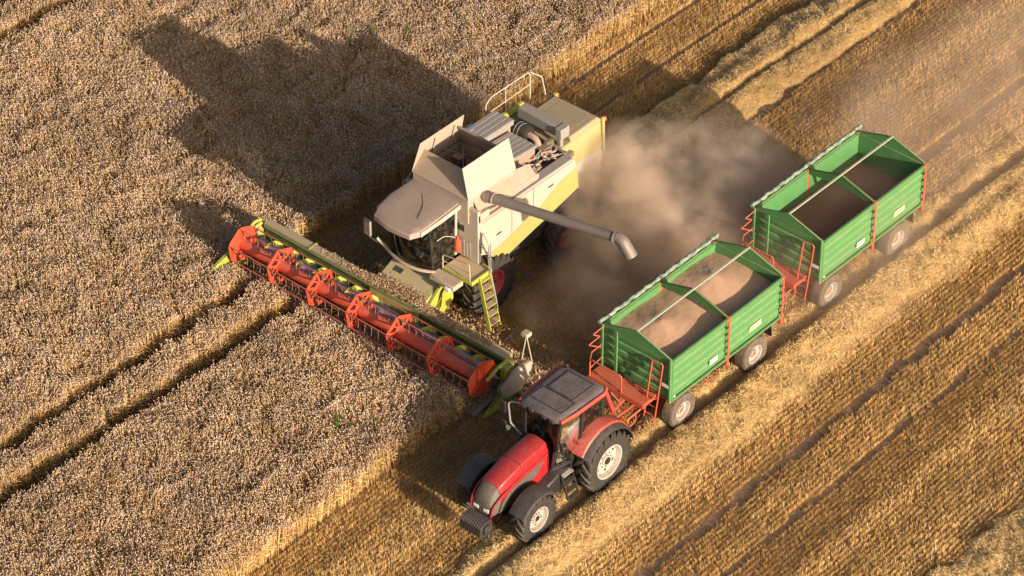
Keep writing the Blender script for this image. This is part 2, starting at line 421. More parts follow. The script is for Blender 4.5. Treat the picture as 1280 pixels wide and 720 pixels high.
def make_wheat():
    n = int(560*(X1-X0)*(Y1-Y0)); x = rng.uniform(X0, X1, n); y = rng.uniform(Y0, Y1, n)
    edge = (nA(x, y)-.5)*.09
    ok = in_view(x, y, 200, .4)
    ahead = (x < CUT_X+edge*.8) & (y > CUT_R+edge)
    behind = (x >= CUT_X+edge*.8) & (y > CUT_L+.45*(x < -3.2)+edge)
    ok &= (ahead | behind)
    wob = (nD(x, y)-.5)*.16
    ok &= ~(in_tram(y, .26, wob*.35))
    x, y = x[ok], y[ok]; n = len(x)
    u, v = project(np.stack([x, y, np.zeros(n)], 1))
    far = (u < -40) | (u > 1320) | (v < -40) | (v > 760)
    keep = ~far | (rng.random(n) < .3); x, y = x[keep], y[keep]; n = len(x)
    print('wheat stalks', n)
    h = .735+.10*(nB(x, y)-.5)+.10*(nA(x, y)-.5)+rng.normal(0, .045, n)
    g = nD(x+50, y)*2*pi*1.4
    lean = np.stack([np.cos(g), np.sin(g)], 1)*(.03+.10*nA(x+9, y))[:, None]+rng.normal(0, .045, (n, 2))
    b = np.stack([x, y, np.zeros(n)], 1); t = b+np.concatenate([lean, h[:, None]], 1)
    azm = rng.uniform(0, 2*pi, n); tint = np.clip(rng.normal(.5, .24, n)+.35*(nA(x+31, y+7)-.5), 0, 1)
    chunks = [(strip(b, t, np.full(n, .011), azm), [(0, 1, 2, 3)], 1, tint)]
    for k in range(2):
        a2 = rng.uniform(0, 2*pi, n); f = rng.uniform(.35, .85, n)[:, None]; s = b*(1-f)+t*f
        d = np.stack([np.cos(a2), np.sin(a2), rng.uniform(-.5, .5, n)], 1); L = rng.uniform(.08, .2, n)[:, None]
        w = np.stack([-np.sin(a2), np.cos(a2), np.zeros(n)], 1)*.007
        chunks.append((np.stack([s-w, s+w, s+d*L*.7+w*.8+np.array([0, 0, .02]), s+d*L*1.1], 1), [(0, 1, 2, 3)], 1, np.clip(tint-.15, 0, 1)))
    # ears
    dr = rng.uniform(.2, 1.3, n); a3 = np.arctan2(lean[:, 1], lean[:, 0])+rng.normal(0, .8, n)
    d = np.stack([np.sin(dr)*np.cos(a3), np.sin(dr)*np.sin(a3), np.cos(dr)], 1)
    L = rng.uniform(.06, .095, n)[:, None]; r = rng.uniform(.0095, .0155, n)[:, None]
    p = np.stack([-np.sin(a3), np.cos(a3), np.zeros(n)], 1); q = np.cross(d, p)
    mid = t+d*L*.4; rings = []
    for k in range(3):
        aa = 2*pi*k/3; rings.append(mid+(p*cos(aa)+q*sin(aa))*r)
    E = np.stack([t]+rings+[t+d*L], 1)
    chunks.append((E, [(0, 2, 1), (0, 3, 2), (0, 1, 3), (4, 1, 2), (4, 2, 3), (4, 3, 1)], 0, tint))
    o = big_mesh('wheat_crop', chunks, ['ear', 'stem'])
    tag(o, 'standing ripe wheat crop with pinkish brown ears left of the cut stubble', 'wheat crop', kind='stuff')

# windrows: (centre y, half width, height, x range)
WR = [(1.2, 1.2, .40, 5.2, 40.0), (-7.75, 1.35, .34, -34.0, 40.0), (-17.35, 1.35, .34, -20.0, 30.0)]
def wr_height(x, y):
    z = np.zeros_like(x)
    for c, hw, hh, xa, xb in WR:
        cc = c+.08*(nB(x, np.full_like(x, c))-.5)
        t = np.clip(1-((y-cc)/(hw+.30*(nD(x, np.full_like(x, c+3))-.5)+.34*(nA(x*.8, y)-.5)))**2, 0, 1)
        m = (x > xa-.5) & (x < xb)
        z += m*hh*np.sqrt(t)*t**.1*(.30+.45*nA(x, y)+.25*nC(x, y)+.60*nD(x*.14, y*2.1))*(t > 0)
    # flattened lane rolled by the wheels along the windrow
    lane = np.exp(-((y+7.35+.1*(nB(x, y*0+3)-.5))/.24)**2)
    lane2 = np.exp(-((y-1.0-.2*(nB(x, y*0+8)-.5))/.13)**2)*.75*(y > -2)
    return z*(1-.93*lane)*(1-lane2)

def rolled(x, y):
    """lanes without stubble"""
    m = np.zeros(len(y), bool)
    for t_ in TRAM: m |= np.abs(y+(nD(x, y)-.5)*.14-t_) < (.15 if t_ == -10.42 else .07)+.12*(nA(x, y)-.5)
    for c, w, xa, xb in ((-7.3, .27, -4.6, 40), (-5.15, .2, -4.6, 40), (-.02, .2, -.9, 40)):
        m |= (np.abs(y-c) < w+(nD(x, y)-.5)*.1) & (x > xa) & (x < xb)
    return m

def make_stubble():
    row = .145; xs = []; ys = []
    for yr in np.arange(-22, CUT_L, row):
        k = int((X1-X0)/.045); xx = X0+np.arange(k)*.045+rng.normal(0, .016, k); xs.append(xx); ys.append(yr+rng.normal(0, .008, k)+.02*np.sin(xx*.7))
    x = np.concatenate(xs); y = np.concatenate(ys)
    ok = in_view(x, y, 180) & ~rolled(x, y)
    cut = ((x > CUT_X+.1) & (y > CUT_R)) | (y <= CUT_R)
    ok &= cut & (wr_height(x, y) < .09) & (y < CUT_L+.1)
    ok &= rng.random(len(x)) < .68+.4*nC(x*.8, y*1.2)
    x, y = x[ok], y[ok]
    rep = 8; x = np.repeat(x, rep)+rng.normal(0, .022, len(x)*rep); y = np.repeat(y, rep)+rng.normal(0, .012, len(y)*rep); n = len(x)
    print('stubble blades', n)
    h = .115+.03*(nA(x, y)-.35)+.03*(nC(x, y)-.5)+rng.normal(0, .02, n); h = np.clip(h, .04, .3)
    b = np.stack([x, y, np.zeros(n)], 1); t = b+np.stack([rng.normal(0, .03, n), rng.normal(0, .025, n), h], 1)
    band = nB(x*.06, y*2.6); h *= .72+.62*band
    b = np.stack([x, y, np.zeros(n)], 1); t = b+np.stack([rng.normal(0, .03, n), rng.normal(0, .025, n), h], 1)
    tint = np.clip(rng.normal(.45, .22, n)+.22*(nC(x, y)-.5)+.12*(nA(x, y)-.5)+.85*(band-.5), 0, 1)
    ch = [(strip(b, t, rng.uniform(.006, .011, n), rng.uniform(0, pi, n)), [(0, 1, 2, 3)], 0, tint)]
    # short loose straw lying between the rows
    n = int(45*(X1-X0)*28); x = rng.uniform(X0, X1, n); y = rng.uniform(-22, CUT_L, n)
    ok = in_view(x, y, 150) & (((x > CUT_X+.1) & (y > CUT_R)) | (y <= CUT_R-.1)) & (rng.random(n) < .45+.6*nB(x, y)); x, y = x[ok], y[ok]; n = len(x)
    a = rng.uniform(0, 2*pi, n); L = rng.uniform(.04, .16, n)
    z0 = rng.uniform(.01, .07, n)*np.where(rolled(x, y), .3, 1)
    p = np.stack([x, y, z0], 1); q = p+np.stack([np.cos(a)*L, np.sin(a)*L, rng.uniform(-.005, .02, n)], 1)
    ch.append((strip(p, q, rng.uniform(.006, .012, n), a+pi/2), [(0, 1, 2, 3)], 1, rng.random(n)))
    o = big_mesh('stubble', ch, ['stub', 'straw'])
    tag(o, 'golden brown cut stubble in close rows with loose straw bits', 'stubble', kind='stuff')

def make_windrow(i, label):
    c, hw, hh, xa, xb = WR[i]
    # straw bed as a height sheet
    st = .06; gx = np.arange(xa, xb, st); gy = np.arange(c-hw-.5, c+hw+.5, st)
    GX, GY = np.meshgrid(gx, gy, indexing='ij'); xx = GX.ravel(); yy = GY.ravel()
    z = wr_height(xx, yy); z2 = z+.03*(nC(xx*2, yy*2)-.5)*(z > .02)
    vis = in_view(xx, yy, 200); nx, ny = len(gx), len(gy)
    idx = np.arange(nx*ny).reshape(nx, ny); F = np.stack([idx[:-1, :-1], idx[1:, :-1], idx[1:, 1:], idx[:-1, 1:]], -1).reshape(-1, 4)
    keep = (z[F].max(1) > .025) & vis[F].all(1); F = F[keep]
    P = np.stack([xx, yy, z2-.012], 1); Q = P[F]
    ch = [(Q, [(0, 1, 2, 3)], 1, np.full(len(Q), .5))]
    n = int(900*(xb-xa)*(2*hw+.8)); x = rng.uniform(xa, xb, n); y = rng.uniform(c-hw-.4, c+hw+.4, n)
    z = wr_height(x, y); ok = in_view(x, y, 150) & ((z > .03) | (rng.random(n) < .16)); x, y, z = x[ok], y[ok], z[ok]; n = len(x)
    a = rng.uniform(0, 2*pi, n); L = rng.uniform(.04, .17, n); pt = rng.normal(0, .35, n)*np.clip(z*5, .15, 1)
    d = np.stack([np.cos(a)*np.cos(pt), np.sin(a)*np.cos(pt), np.sin(pt)], 1)*L[:, None]
    p = np.stack([x, y, z+rng.uniform(0, .05, n)*np.clip(z*6, .2, 1)], 1)
    pa = p-d*.5; pb = p+d*.5; pa[:, 2] = np.maximum(pa[:, 2], .006); pb[:, 2] = np.maximum(pb[:, 2], .006)
    s = np.stack([-np.sin(a), np.cos(a), rng.uniform(-.6, .6, n)], 1)*rng.uniform(.003, .0055, n)[:, None]
    ch.append((np.stack([pa-s, pa+s, pb+s, pb-s], 1), [(0, 1, 2, 3)], 0, np.clip(rng.normal(.55, .25, n), 0, 1)))
    print('windrow straws', n)
    o = big_mesh('straw_windrow', ch, ['straw', 'mat'])
    tag(o, label, 'straw windrow', 'rows of threshed straw left on the stubble', 'stuff')

def make_ground():
    # one sheet to the horizon with finer faces under the machines
    m = MB(); e = 1500
    m.add([(-e, -e, 0), (e, -e, 0), (e, e, 0), (-e, e, 0)], [(0, 1, 2, 3)])
    o = m.build('ground', 'soil', smooth=False); o['kind'] = 'structure'
    t = MB()
    for y, w, xa, xb in [(5.15, .19, -60, 60), (3.65, .19, -60, 60), (19.35, .19, -60, 60), (20.95, .19, -60, 60), (-10.42, .24, -60, 60), (-11.95, .12, -60, 60), (-7.3, .27, -4.6, 60), (-5.15, .2, -4.6, 60), (-.02, .2, -.9, 60)]:
        n = 160; vs = []
        for k in range(n+1):
            x = xa+(xb-xa)*k/n; a = w*(1+.25*(random.random()-.5)); b = w*(1+.25*(random.random()-.5)); vs += [(x, y-a, .004), (x, y+b, .004)]
        t.add(vs, [(2*k, 2*k+2, 2*k+3, 2*k+1) for k in range(n)])
    o = t.build('path', 'track', smooth=False); o['kind'] = 'structure'

# ------------------------------------------------------------------ tractor
def make_tractor():
    ox, oy = -4.72, -6.33
    t = empty('tractor', (ox, oy, 0))
    tag(t, 'red tractor with dusty grey cab roof towing the green trailers', 'tractor')
    def L(x, y, z): return (ox+x, oy+y, z)
    def LP(pts): return [L(*p) for p in pts]
    for sy in (-1, 1):
        make_wheel(t, L(0, sy*.97, .92), .92, .56, .50, sy, 'rubber', 'rim', 20, 'ag')
        make_wheel(t, L(-2.74, sy*.93, .71), .71, .46, .36, sy, 'rubber', 'rim', 18, 'ag')
    b = MB()   # chassis, axles, gearbox
    b.box(*[v for v in (ox-3.2, ox+.55)], oy-.24, oy+.24, .55, 1.02)
    b.box(ox-.35, ox+.35, oy-.42, oy+.42, .62, 1.2)
    b.lathe([(.13, -.75), (.13, .75)], L(0, 0, .92), 16); b.lathe([(.10, -.72), (.10, .72)], L(-2.74, 0, .71), 16)
    b.box(ox+.45, ox+.85, oy-.45, oy+.45, .45, .62); b.bar(L(.4, -.3, .6), L(.95, -.4, .5), .07); b.bar(L(.4, .3, .6), L(.95, .4, .5), .07)
    b.build('chassis', 'black', t, bevel=.01)
    # hood by sections
    def sec(x, w, wt, zb, zm, zt, dome=.0):
        return LP([(x, -w, zb), (x, -w, zm), (x, -wt, zt-.05), (x, -wt*.6, zt-.005), (x, 0, zt+dome), (x, wt*.6, zt-.005), (x, wt, zt-.05), (x, w, zm), (x, w, zb)])
    h = MB(); S = [(-1.52, .40, .30, .98, 1.78, 2.12), (-2.0, .41, .31, 1.0, 1.74, 2.08), (-2.6, .41, .31, 1.0, 1.66, 2.0), (-3.1, .40, .30, 1.0, 1.54, 1.86), (-3.38, .38, .27, .98, 1.44, 1.74)]
    h.loft([sec(*s, dome=.02) for s in S]); h.build('hood', 'red', t, bevel=.02)
    g = MB(); S = [(-3.38, .375, .265, .98, 1.43, 1.735), (-3.55, .36, .25, .97, 1.34, 1.62), (-3.68, .335, .23, .96, 1.22, 1.46), (-3.74, .30, .20, .96, 1.10, 1.22)]
    g.loft([sec(*s, dome=.02) for s in S]); nose = g.build('nose_grille', 'nose', t, bevel=.02)
    for sy in (-1, 1):
        l = MB(); l.obox(L(-3.735, sy*.17, 1.13), (.015, 0, .006), (0, .09, 0), (.006, 0, .05)); l.build('headlight', 'lens', t, bevel=.01)
        q = MB()   # side grille panel and red rim on the hood flank
        yy = oy+sy*.413
        q.prism([(ox-3.50, 1.02), (ox-2.75, 1.12), (ox-2.05, 1.38), (ox-1.70, 1.68), (ox-2.4, 1.62), (ox-3.1, 1.47), (ox-3.36, 1.30)], 'y', yy-.014, yy+.014)
        q.build('side_grille', 'nose', t, bevel=.004)
        q = MB(); q.tube(round_path([L(-3.74, sy*.33, .98), L(-3.70, sy*.36, 1.28), L(-3.42, sy*.40, 1.50), L(-2.6, sy*.415, 1.69), L(-1.6, sy*.41, 1.80)], .2), .028, 8); q.build('hood_trim', 'red', t)
    q = MB(); q.tube([L(-2.55, -.405, 1.66), L(-2.55, -.315, 1.965), L(-2.55, -.18, 2.018), L(-2.55, .18, 2.018), L(-2.55, .315, 1.965), L(-2.55, .405, 1.66)], .008, 6); q.build('hood_seam', 'black', t)
    f = MB()   # front weight carrier
    f.box(ox-4.12, ox-3.7, oy-.36, oy+.36, .62, .72)
    f.build('weight_carrier', 'black', t, bevel=.015)
    for k in range(10):
        y = -.33+k*.0733
        w = MB(); w.prism([(ox-4.20, .60), (ox-4.12, .50), (ox-3.76, .50), (ox-3.70, .62), (ox-3.72, .92), (ox-3.80, .97), (ox-4.05, .95), (ox-4.18, .86)], 'y', oy+y-.027, oy+y+.027)
        w.build('front_weight', 'blackgrey', t, bevel=.008)
    w = MB(); w.lathe([(.15, -.03), (.15, .03)], L(-3.93, -.40, .72), 24); w.lathe([(.07, -.05), (.07, .05)], L(-3.93, -.40, .72), 16); w.build('weight_disc', 'blackgrey', t, bevel=.01)
    # front mudguards
    for sy in (-1, 1):
        f = MB(); rings = []
        for i in range(15):
            a = R(20+128*i/14); r = .80+(.02 if i in (0, 14) else 0); c_ = (-2.74, .73)
            prof = [(-.27, -.05), (-.25, 0), (-.12, .02), (.12, .02), (.25, 0), (.27, -.05), (.25, -.02), (.12, 0), (-.12, 0), (-.25, -.02)]
            rings.append([L(c_[0]+(r+dr)*cos(a), sy*.93+dy, c_[1]+(r+dr)*sin(a)) for dy, dr in prof])
        f.loft(rings); f.bar(L(-2.74, sy*.66, .8), L(-2.74, sy*.75, 1.5), .05)
        f.build('mudguard', 'blackgrey', t)
    # rear fenders: red arch with black flare
    for sy in (-1, 1):
        f = MB(); rings = []
        for i in range(17):
            a = R(8+140*i/16); r = 1.02+.03*sin(a)
            rings.append([L(r2*cos(a)+.02, sy*yy, .95+r2*sin(a)) for yy, r2 in ((.62, r-.03), (.62, r+.03), (.70, r+.06), (.98, r+.03), (1.02, r-.02), (.98, r-.02), (.70, r+.02))])
        f.loft(rings); f.build('rear_fender', 'red_dusty' if sy < 0 else 'red', t)
        f = MB(); rings = []
        for i in range(17):
            a = R(8+142*i/16); r = 1.0
            rings.append([L(r2*cos(a)+.02, sy*yy, .95+r2*sin(a)) for yy, r2 in ((1.0, r-.03), (1.0, r+.035), (1.14, r+.02), (1.22, r-.03), (1.21, r-.06), (1.12, r-.02))])
        f.loft(rings); f.build('fender_flare', 'blackgrey', t)
        f = MB(); f.prism([(ox-.95, 1.0), (ox-.86, 1.45), (ox-.5, 1.8), (ox, 1.95), (ox+.55, 1.8), (ox+.85, 1.4), (ox+.85, 1.05)], 'y', oy+sy*.60, oy+sy*.645); f.build('fender_inner', 'black', t)
    # cab
    zb, zt = 1.18, 2.82
    B = {'FR': (-1.48, .46), 'BR': (.30, .62), 'MR': (-.62, .66)}
    T = {'FR': (-1.28, .60), 'BR': (.34, .64), 'MR': (-.52, .70)}
    fr = MB()
    for sy in (-1, 1):
        for k, w in (('FR', .075), ('MR', .07), ('BR', .10)):
            fr.bar(L(B[k][0], sy*B[k][1], zb), L(T[k][0], sy*T[k][1], zt), w, up=(1, 0, 0))
        fr.bar(L(B['FR'][0], sy*B['FR'][1], zb), L(B['MR'][0], sy*B['MR'][1], zb), .08)
        fr.bar(L(B['MR'][0], sy*B['MR'][1], zb+.45), L(B['BR'][0], sy*B['BR'][1], zb+.72), .06)
    fr.bar(L(-1.48, -.46, zb), L(-1.48, .46, zb), .08); fr.bar(L(.3, -.62, zb+.72), L(.3, .62, zb+.72), .06)
    fr.bar(L(-1.28, -.6, zt), L(-1.28, .6, zt), .06); fr.bar(L(.34, -.64, zt), L(.34, .64, zt), .06)
    fr.box(ox-1.4, ox+.3, oy-.56, oy+.56, 1.02, 1.16)
    fr.build('cab_frame', 'black', t, bevel=.008)
    gl = MB()
    gl.plate(LP([(-1.48, -.44, zb), (-1.48, .44, zb), (-1.28, .57, zt), (-1.28, -.57, zt)]), .008); gl.build('windscreen', 'glass', t, smooth=False)
    for sy in (-1, 1):
        gl = MB(); gl.plate(LP([(-1.44, sy*.475, zb), (-.64, sy*.655, zb), (-.54, sy*.69, zt), (-1.26, sy*.61, zt)]), .008); dr = gl.build('cab_door', 'glass', t, smooth=False)
        gl = MB(); gl.tube([L(-.75, sy*.68, 1.6), L(-.75, sy*.72, 1.63), L(-.75, sy*.72, 1.85), L(-.75, sy*.68, 1.88)], .012); gl.build('handle', 'black', dr)
        gl = MB(); gl.plate(LP([(-.60, sy*.66, zb+.46), (.28, sy*.62, zb+.74), (.32, sy*.64, zt), (-.50, sy*.70, zt)]), .008); gl.build('side_window', 'glass', t, smooth=False)
    gl = MB(); gl.plate(LP([(.32, -.58, zb+.74), (.32, .58, zb+.74), (.35, .6, zt), (.35, -.6, zt)]), .008); gl.build('rear_window', 'glass', t, smooth=False)
    # roof
    r = MB()
    def rs(z, x0, x1, w0, w1, c=.14):
        return LP([(x0, -w0+c, z), (x0+c, -w0, z), (x1-c, -w1, z), (x1, -w1+c, z), (x1, w1-c, z), (x1-c, w1, z), (x0+c, w0, z), (x0, w0-c, z)])
    r.loft([rs(2.80, -1.42, .36, .64, .70), rs(2.84, -1.50, .42, .71, .77), rs(2.93, -1.50, .42, .71, .77), rs(3.0, -1.42, .34, .64, .70), rs(3.02, -1.34, .27, .57, .63)])
    roof = r.build('cab_roof', 'roofgrey', t, bevel=.012)
    for (x0, x1, y0, y1) in ((-.62, .18, -.40, .40), (-1.20, -.72, -.52, .52)):
        p = MB(); p.box(ox+x0, ox+x1, oy+y0, oy+y1, 3.024, 3.035); p.build('roof_hatch', 'roofgrey', roof, bevel=.01)
        p = MB()
        for a, b_ in (((x0-.03, y0-.03), (x1+.03, y0-.03)), ((x1+.03, y0-.03), (x1+.03, y1+.03)), ((x1+.03, y1+.03), (x0-.03, y1+.03)), ((x0-.03, y1+.03), (x0-.03, y0-.03))):
            p.bar(L(a[0], a[1], 3.027), L(b_[0], b_[1], 3.027), .022, .012)
        p.build('hatch_seal', 'black', roof)
    for sy in (-1, 1):
        p = MB(); p.tube(round_path([L(-1.42, sy*.69, 2.89), L(-.9, sy*.775, 2.90), L(.25, sy*.80, 2.90), L(.42, sy*.68, 2.90)], .15), .062, 10); p.build('roof_trim', 'red_dusty', t)
        p = MB(); p.bar(L(.36, sy*.71, 2.85), L(.62, sy*.78, 2.0), .13, .11, up=(1, 0, 0)); p.build('rear_pillar', 'red_dusty', t, bevel=.03)
        for yy in (.22, .48):
            p = MB(); p.box(ox-1.56, ox-1.49, oy+sy*yy-.07, oy+sy*yy+.07, 2.85, 2.93); p.build('work_light', 'blackgrey', t, bevel=.01)
        # mirrors
        p = MB(); p.tube(round_path([L(-1.30, sy*.62, 2.72), L(-1.42, sy*.98, 2.70), L(-1.46, sy*1.06, 2.62), L(-1.42, sy*1.02, 1.95), L(-1.42, sy*.62, 1.75)], .06), .028, 8)
        if sy > 0: p.build('mirror_arm', 'grey', t)
        if sy > 0:
            p = MB(); p.box(ox-1.54, ox-1.48, oy+1.10, oy+1.30, 2.28, 2.66); p.build('mirror', 'black', t, bevel=.02)
            p = MB(); p.box(ox-1.54, ox-1.49, oy+1.08, oy+1.26, 1.86, 2.02); p.build('mirror', 'black', t, bevel=.02)
            p = MB(); p.box(ox-1.52, ox-1.42, oy+1.0, oy+1.10, 1.74, 1.84); p.build('work_light', 'lens', t, bevel=.01)
    p = MB(); p.tube(round_path([L(-1.40, -.56, 2.35), L(-1.46, -.72, 2.38), L(-1.46, -.74, 1.9), L(-1.40, -.54, 1.85)], .05), .016); p.build('mirror_arm', 'black', t)
    p = MB(); p.box(ox-1.47, ox-1.42, oy-.82, oy-.70, 1.95, 2.25); p.build('mirror', 'black', t, bevel=.015)
    # interior
    s = MB(); s.box(ox-.55, ox-.05, oy-.25, oy+.25, 1.50, 1.66); s.obox(L(-.02, 0, 1.98), (.06, 0, -.01), (0, .24, 0), (.04, 0, .36)); s.box(ox-.42, ox-.18, oy-.15, oy+.15, 1.16, 1.5); s.build('seat', 'black', t, bevel=.04)
    s = MB(); s.tube([L(-.98, 0, 1.2), L(-.82, 0, 1.78)], .04)
    ring = [L(-.82+.19*cos(a)*.45-.0, .19*sin(a), 1.80+.19*cos(a)*.8) for a in [2*pi*k/20 for k in range(21)]]
    s.tube(ring, .014, 6); s.build('steering_wheel', 'black', t)
    # tank, steps, exhaust side box
    s = MB(); s.prism([(ox-2.02, .62), (ox-1.0, .55), (ox-.95, 1.12), (ox-1.5, 1.18), (ox-2.0, 1.05)], 'y', oy-.72, oy-.28); s.build('fuel_tank', 'black', t, bevel=.05)
    s = MB(); s.prism([(ox-2.02, .62), (ox-1.0, .55), (ox-.95, 1.12), (ox-1.5, 1.18), (ox-2.0, 1.05)], 'y', oy+.28, oy+.72); s.build('tool_box', 'black', t, bevel=.05)
    s = MB()
    for x in (-1.44, -1.02): s.bar(L(x, -.72, 1.18), L(x, -1.0, .42), .03, .06)
    st = s.build('ladder', 'black', t)
    for k in range(4):
        q = MB(); z = 1.10-k*.22; y = -.75-.075*k; q.box(ox-1.43, ox-1.03, oy+y-.09, oy+y+.06, z-.015, z+.015); q.build('step', 'grey' if k == 0 else 'blackgrey', st)
    s = MB()
    for z0, z1 in ((1.2, 1.9),): s.tube(round_path([L(-1.56, -.52, z0), L(-1.62, -.60, z0+.3), L(-1.58, -.60, z1)], .08), .016)
    s.build('grab_rail', 'black', t)
    for k in range(3):
        q = MB(); q.tube(round_path([L(-1.5-.1*k, -.45, 1.2-.1*k), L(-1.7, -.55, .95), L(-1.9-.1*k, -.5, 1.0), L(-2.1, -.42, .9-.06*k)], .08), .02); q.build('hose', 'blackgrey', t)
    for sy in (-1, 1):
        q = MB(); q.box(ox+1.02, ox+1.06, oy+sy*.85-.12, oy+sy*.85+.12, 1.45, 1.55); q.build('tail_light', 'orange_lens', t, bevel=.01)
    q = MB(); q.lathe([(.055, 0), (.055, .09), (.02, .12)], L(.3, .55, 3.0), 12, axis='z'); q.build('beacon', 'black', t)

# ------------------------------------------------------------------ trailers
TL, TW, TZB, TZT = 4.80, 1.20, 1.26, 2.69
def make_trailer(ox, oy):
    t = empty('grain_trailer', (ox, oy, 0))
    def L(x, y, z): return (ox+x, oy+y, z)
    # corrugated sheet profile between z0 and z1: (offset, z) list
    def corr(z0, z1, nr=5, d=.035):
        out = []; s = (z1-z0)/nr
        for k in range(nr):
            a = z0+k*s; out += [(0, a), (0, a+s*.18), (d, a+s*.32), (d, a+s*.80), (0, a+s*.94)]
        return out+[(0, z1)]
    pr = corr(TZB+.04, TZT-.04)
    def panel(name, x0, x1, sy, parent):
        m = MB(); poly = [(oy+sy*(TW-.05+o), z) for o, z in pr]+[(oy+sy*(TW-.085), TZT-.04), (oy+sy*(TW-.085), TZB+.04)]
        m.prism(poly, 'x', ox+x0, ox+x1)
        m.mi = 0
        m.box(ox+x0, ox+x1, oy+sy*TW-.045*1, oy+sy*TW+.02, TZT-.045, TZT); m.box(ox+x0, ox+x1, oy+sy*TW-.04, oy+sy*TW+.015, TZB, TZB+.05)
        for x in (x0, x1-.05): m.box(ox+x, ox+x+.05, oy+sy*(TW-.02)-.035, oy+sy*(TW-.02)+.035, TZB+.04, TZT-.04)
        return m.build(name, 'tgreen', parent, bevel=.004, angle=25)
    for sy in (-1, 1):
        for x0, x1 in ((.03, 2.36), (2.45, 4.74)):
            sw = panel('side_wall', x0, x1, sy, t)
            if sy < 0:
                # hinge and latch fittings along the top and bottom edges
                for z in [TZB+.2+.23*k for k in range(5)]:
                    q = MB(); q.box(ox+x1-.06, ox+x1+.02, oy-TW-.045, oy-TW-.018, z, z+.06); q.build('latch', 'blackgrey', sw)
        for x in (2.36, 4.74):
            q = MB(); q.box(ox+x+.003, ox+x+.087, oy+sy*(TW-.02)-.06, oy+sy*(TW-.02)+.06, TZB-.22, TZT+.02); q.build('post', 'tred', t, bevel=.008)
    # front and rear gable walls
    for x, nm in ((0, 'front_wall'), (TL, 'tailgate')):
        m = MB(); s = -1 if x == 0 else 1
        poly = [(ox+x+s*(-.03+o), z) for o, z in corr(TZB+.04, TZT-.02)]+[(ox+x-s*.06, TZT-.02), (ox+x-s*.06, TZB+.04)]
        m.prism(poly, 'y', oy-TW+.05, oy+TW-.05)
        for y in (-TW+.03, TW-.03): m.box(ox+x-.06, ox+x+.035, oy+y-.03, oy+y+.03, TZB-.02, TZT+.01)
        m.prism([(oy-TW+.03, TZT-.03), (oy+TW-.03, TZT-.03), (oy, TZT+.34)], 'x', ox+x-.018, ox+x+.018)
        for sy in (-1, 1): m.bar(L(x, sy*(TW-.02), TZT), L(x, 0, TZT+.36), .05, .04)
        m.build(nm, 'tgreen', t, bevel=.004, angle=25)
    m = MB()   # middle partition gable, sloping sheet
    m.prism([(oy-TW+.06, TZT-.14), (oy-TW+.06, TZT-.02), (oy, TZT+.33), (oy+TW-.06, TZT-.02), (oy+TW-.06, TZT-.14), (oy, TZT+.02)], 'x', ox+2.38, ox+2.42)
    for sy in (-1, 1): m.bar(L(2.40, sy*(TW-.06), TZT), L(2.40, 0, TZT+.345), .06, .04)
    m.build('partition', 'tgreen_in', t)
    m = MB(); m.bar(L(-.02, 0, TZT+.38), L(TL+.02, 0, TZT+.38), .05, .04); m.build('ridge_pole', 'palegreen', t)
    m = MB(); m.box(ox+.02, ox+TL-.02, oy-TW+.06, oy+TW-.06, TZB-.02, TZB+.04); m.build('floor_plate', 'tgreen_in', t)
    # rolled tarpaulin along the far top edge
    m = MB(); pts = []; rr = []
    for k in range(61):
        x = -.12+(TL+.30)*k/60; pts.append(L(x, TW+.02+.012*sin(k*1.7), TZT+.085+.018*sin(k*.9)+.01*random.random())); rr.append(.052+.006*sin(k*1.1)+.012*random.random())
    m.tube(pts, rr, 12)
    for k in range(30):   # loose fringe and straps
        x = -.05+TL*k/37; z = .06+.10*random.random()
        m.plate([L(x, TW+.10, TZT+.10), L(x+.10, TW+.10, TZT+.10), L(x+.07+.05*random.random(), TW+.15, TZT-z), L(x+.02, TW+.13, TZT-z*.8)], .006)
    m.build('tarpaulin', 'tarp', t, angle=60)
    for x in (.2, 2.4, 4.6):
        q = MB(); q.tube([L(x, TW-.09, TZT+.01), L(x, TW-.08, TZT+.17), L(x, TW+.06, TZT+.20), L(x, TW+.14, TZT+.06)], .010, 6); q.build('strap', 'blackgrey', t)
    # chassis
    m = MB()
    for y in (-.42, .42): m.box(ox+.1, ox+TL-.05, oy+y-.05, oy+y+.05, .96, 1.16)
    for x in (.15, 1.2, 2.3, 3.4, 4.6): m.box(ox+x-.05, ox+x+.05, oy-TW+.08, oy+TW-.08, 1.13, 1.24)
    for sy in (-1, 1): m.box(ox+.0, ox+TL, oy+sy*(TW-.07)-.03, oy+sy*(TW-.07)+.03, 1.15, 1.255)
    m.lathe([(.55, 0), (.55, .07)], L(.62, 0, .88), 28, axis='z')
    for x in (.62, 3.78):
        m.lathe([(.06, -.95), (.06, .95)], L(x, 0, .53), 12)
        for y in (-.45, .45): m.tube([L(x-.45, y, .86), L(x-.2, y, .70), L(x, y, .64), L(x+.2, y, .70), L(x+.45, y, .86)], .04, 6)
    m.build('chassis', 'tred', t, bevel=.008)
    for x in (.62, 3.78):
        for sy in (-1, 1): make_wheel(t, L(x, sy*.99, .53), .53, .38, .285, sy, 'rubber_dusty', 'rim', kind='road', hubmat='tred')
    for sy in (-1, 1):
        m = MB(); m.obox(L(4.42, sy*.98, .98), (.02, 0, -.0), (0, .2, 0), (-.02, 0, .19)); m.build('mudflap', 'black', t)
    # front platform
    m = MB(); m.box(ox-.62, ox-.06, oy-TW+.45, oy+TW-.02, 1.24, 1.29)
    for k in range(6): m.box(ox-.60+k*.09, ox-.57+k*.09, oy-TW+.45, oy+TW-.02, 1.295, 1.31)
    m.bar(L(-.6, -TW+.45, 1.2), L(-.6, TW-.02, 1.2), .05, .12); m.bar(L(-.3, .4, 1.24), L(.05, .4, 1.0), .05)
    m.build('platform', 'tred', t)
    m = MB()
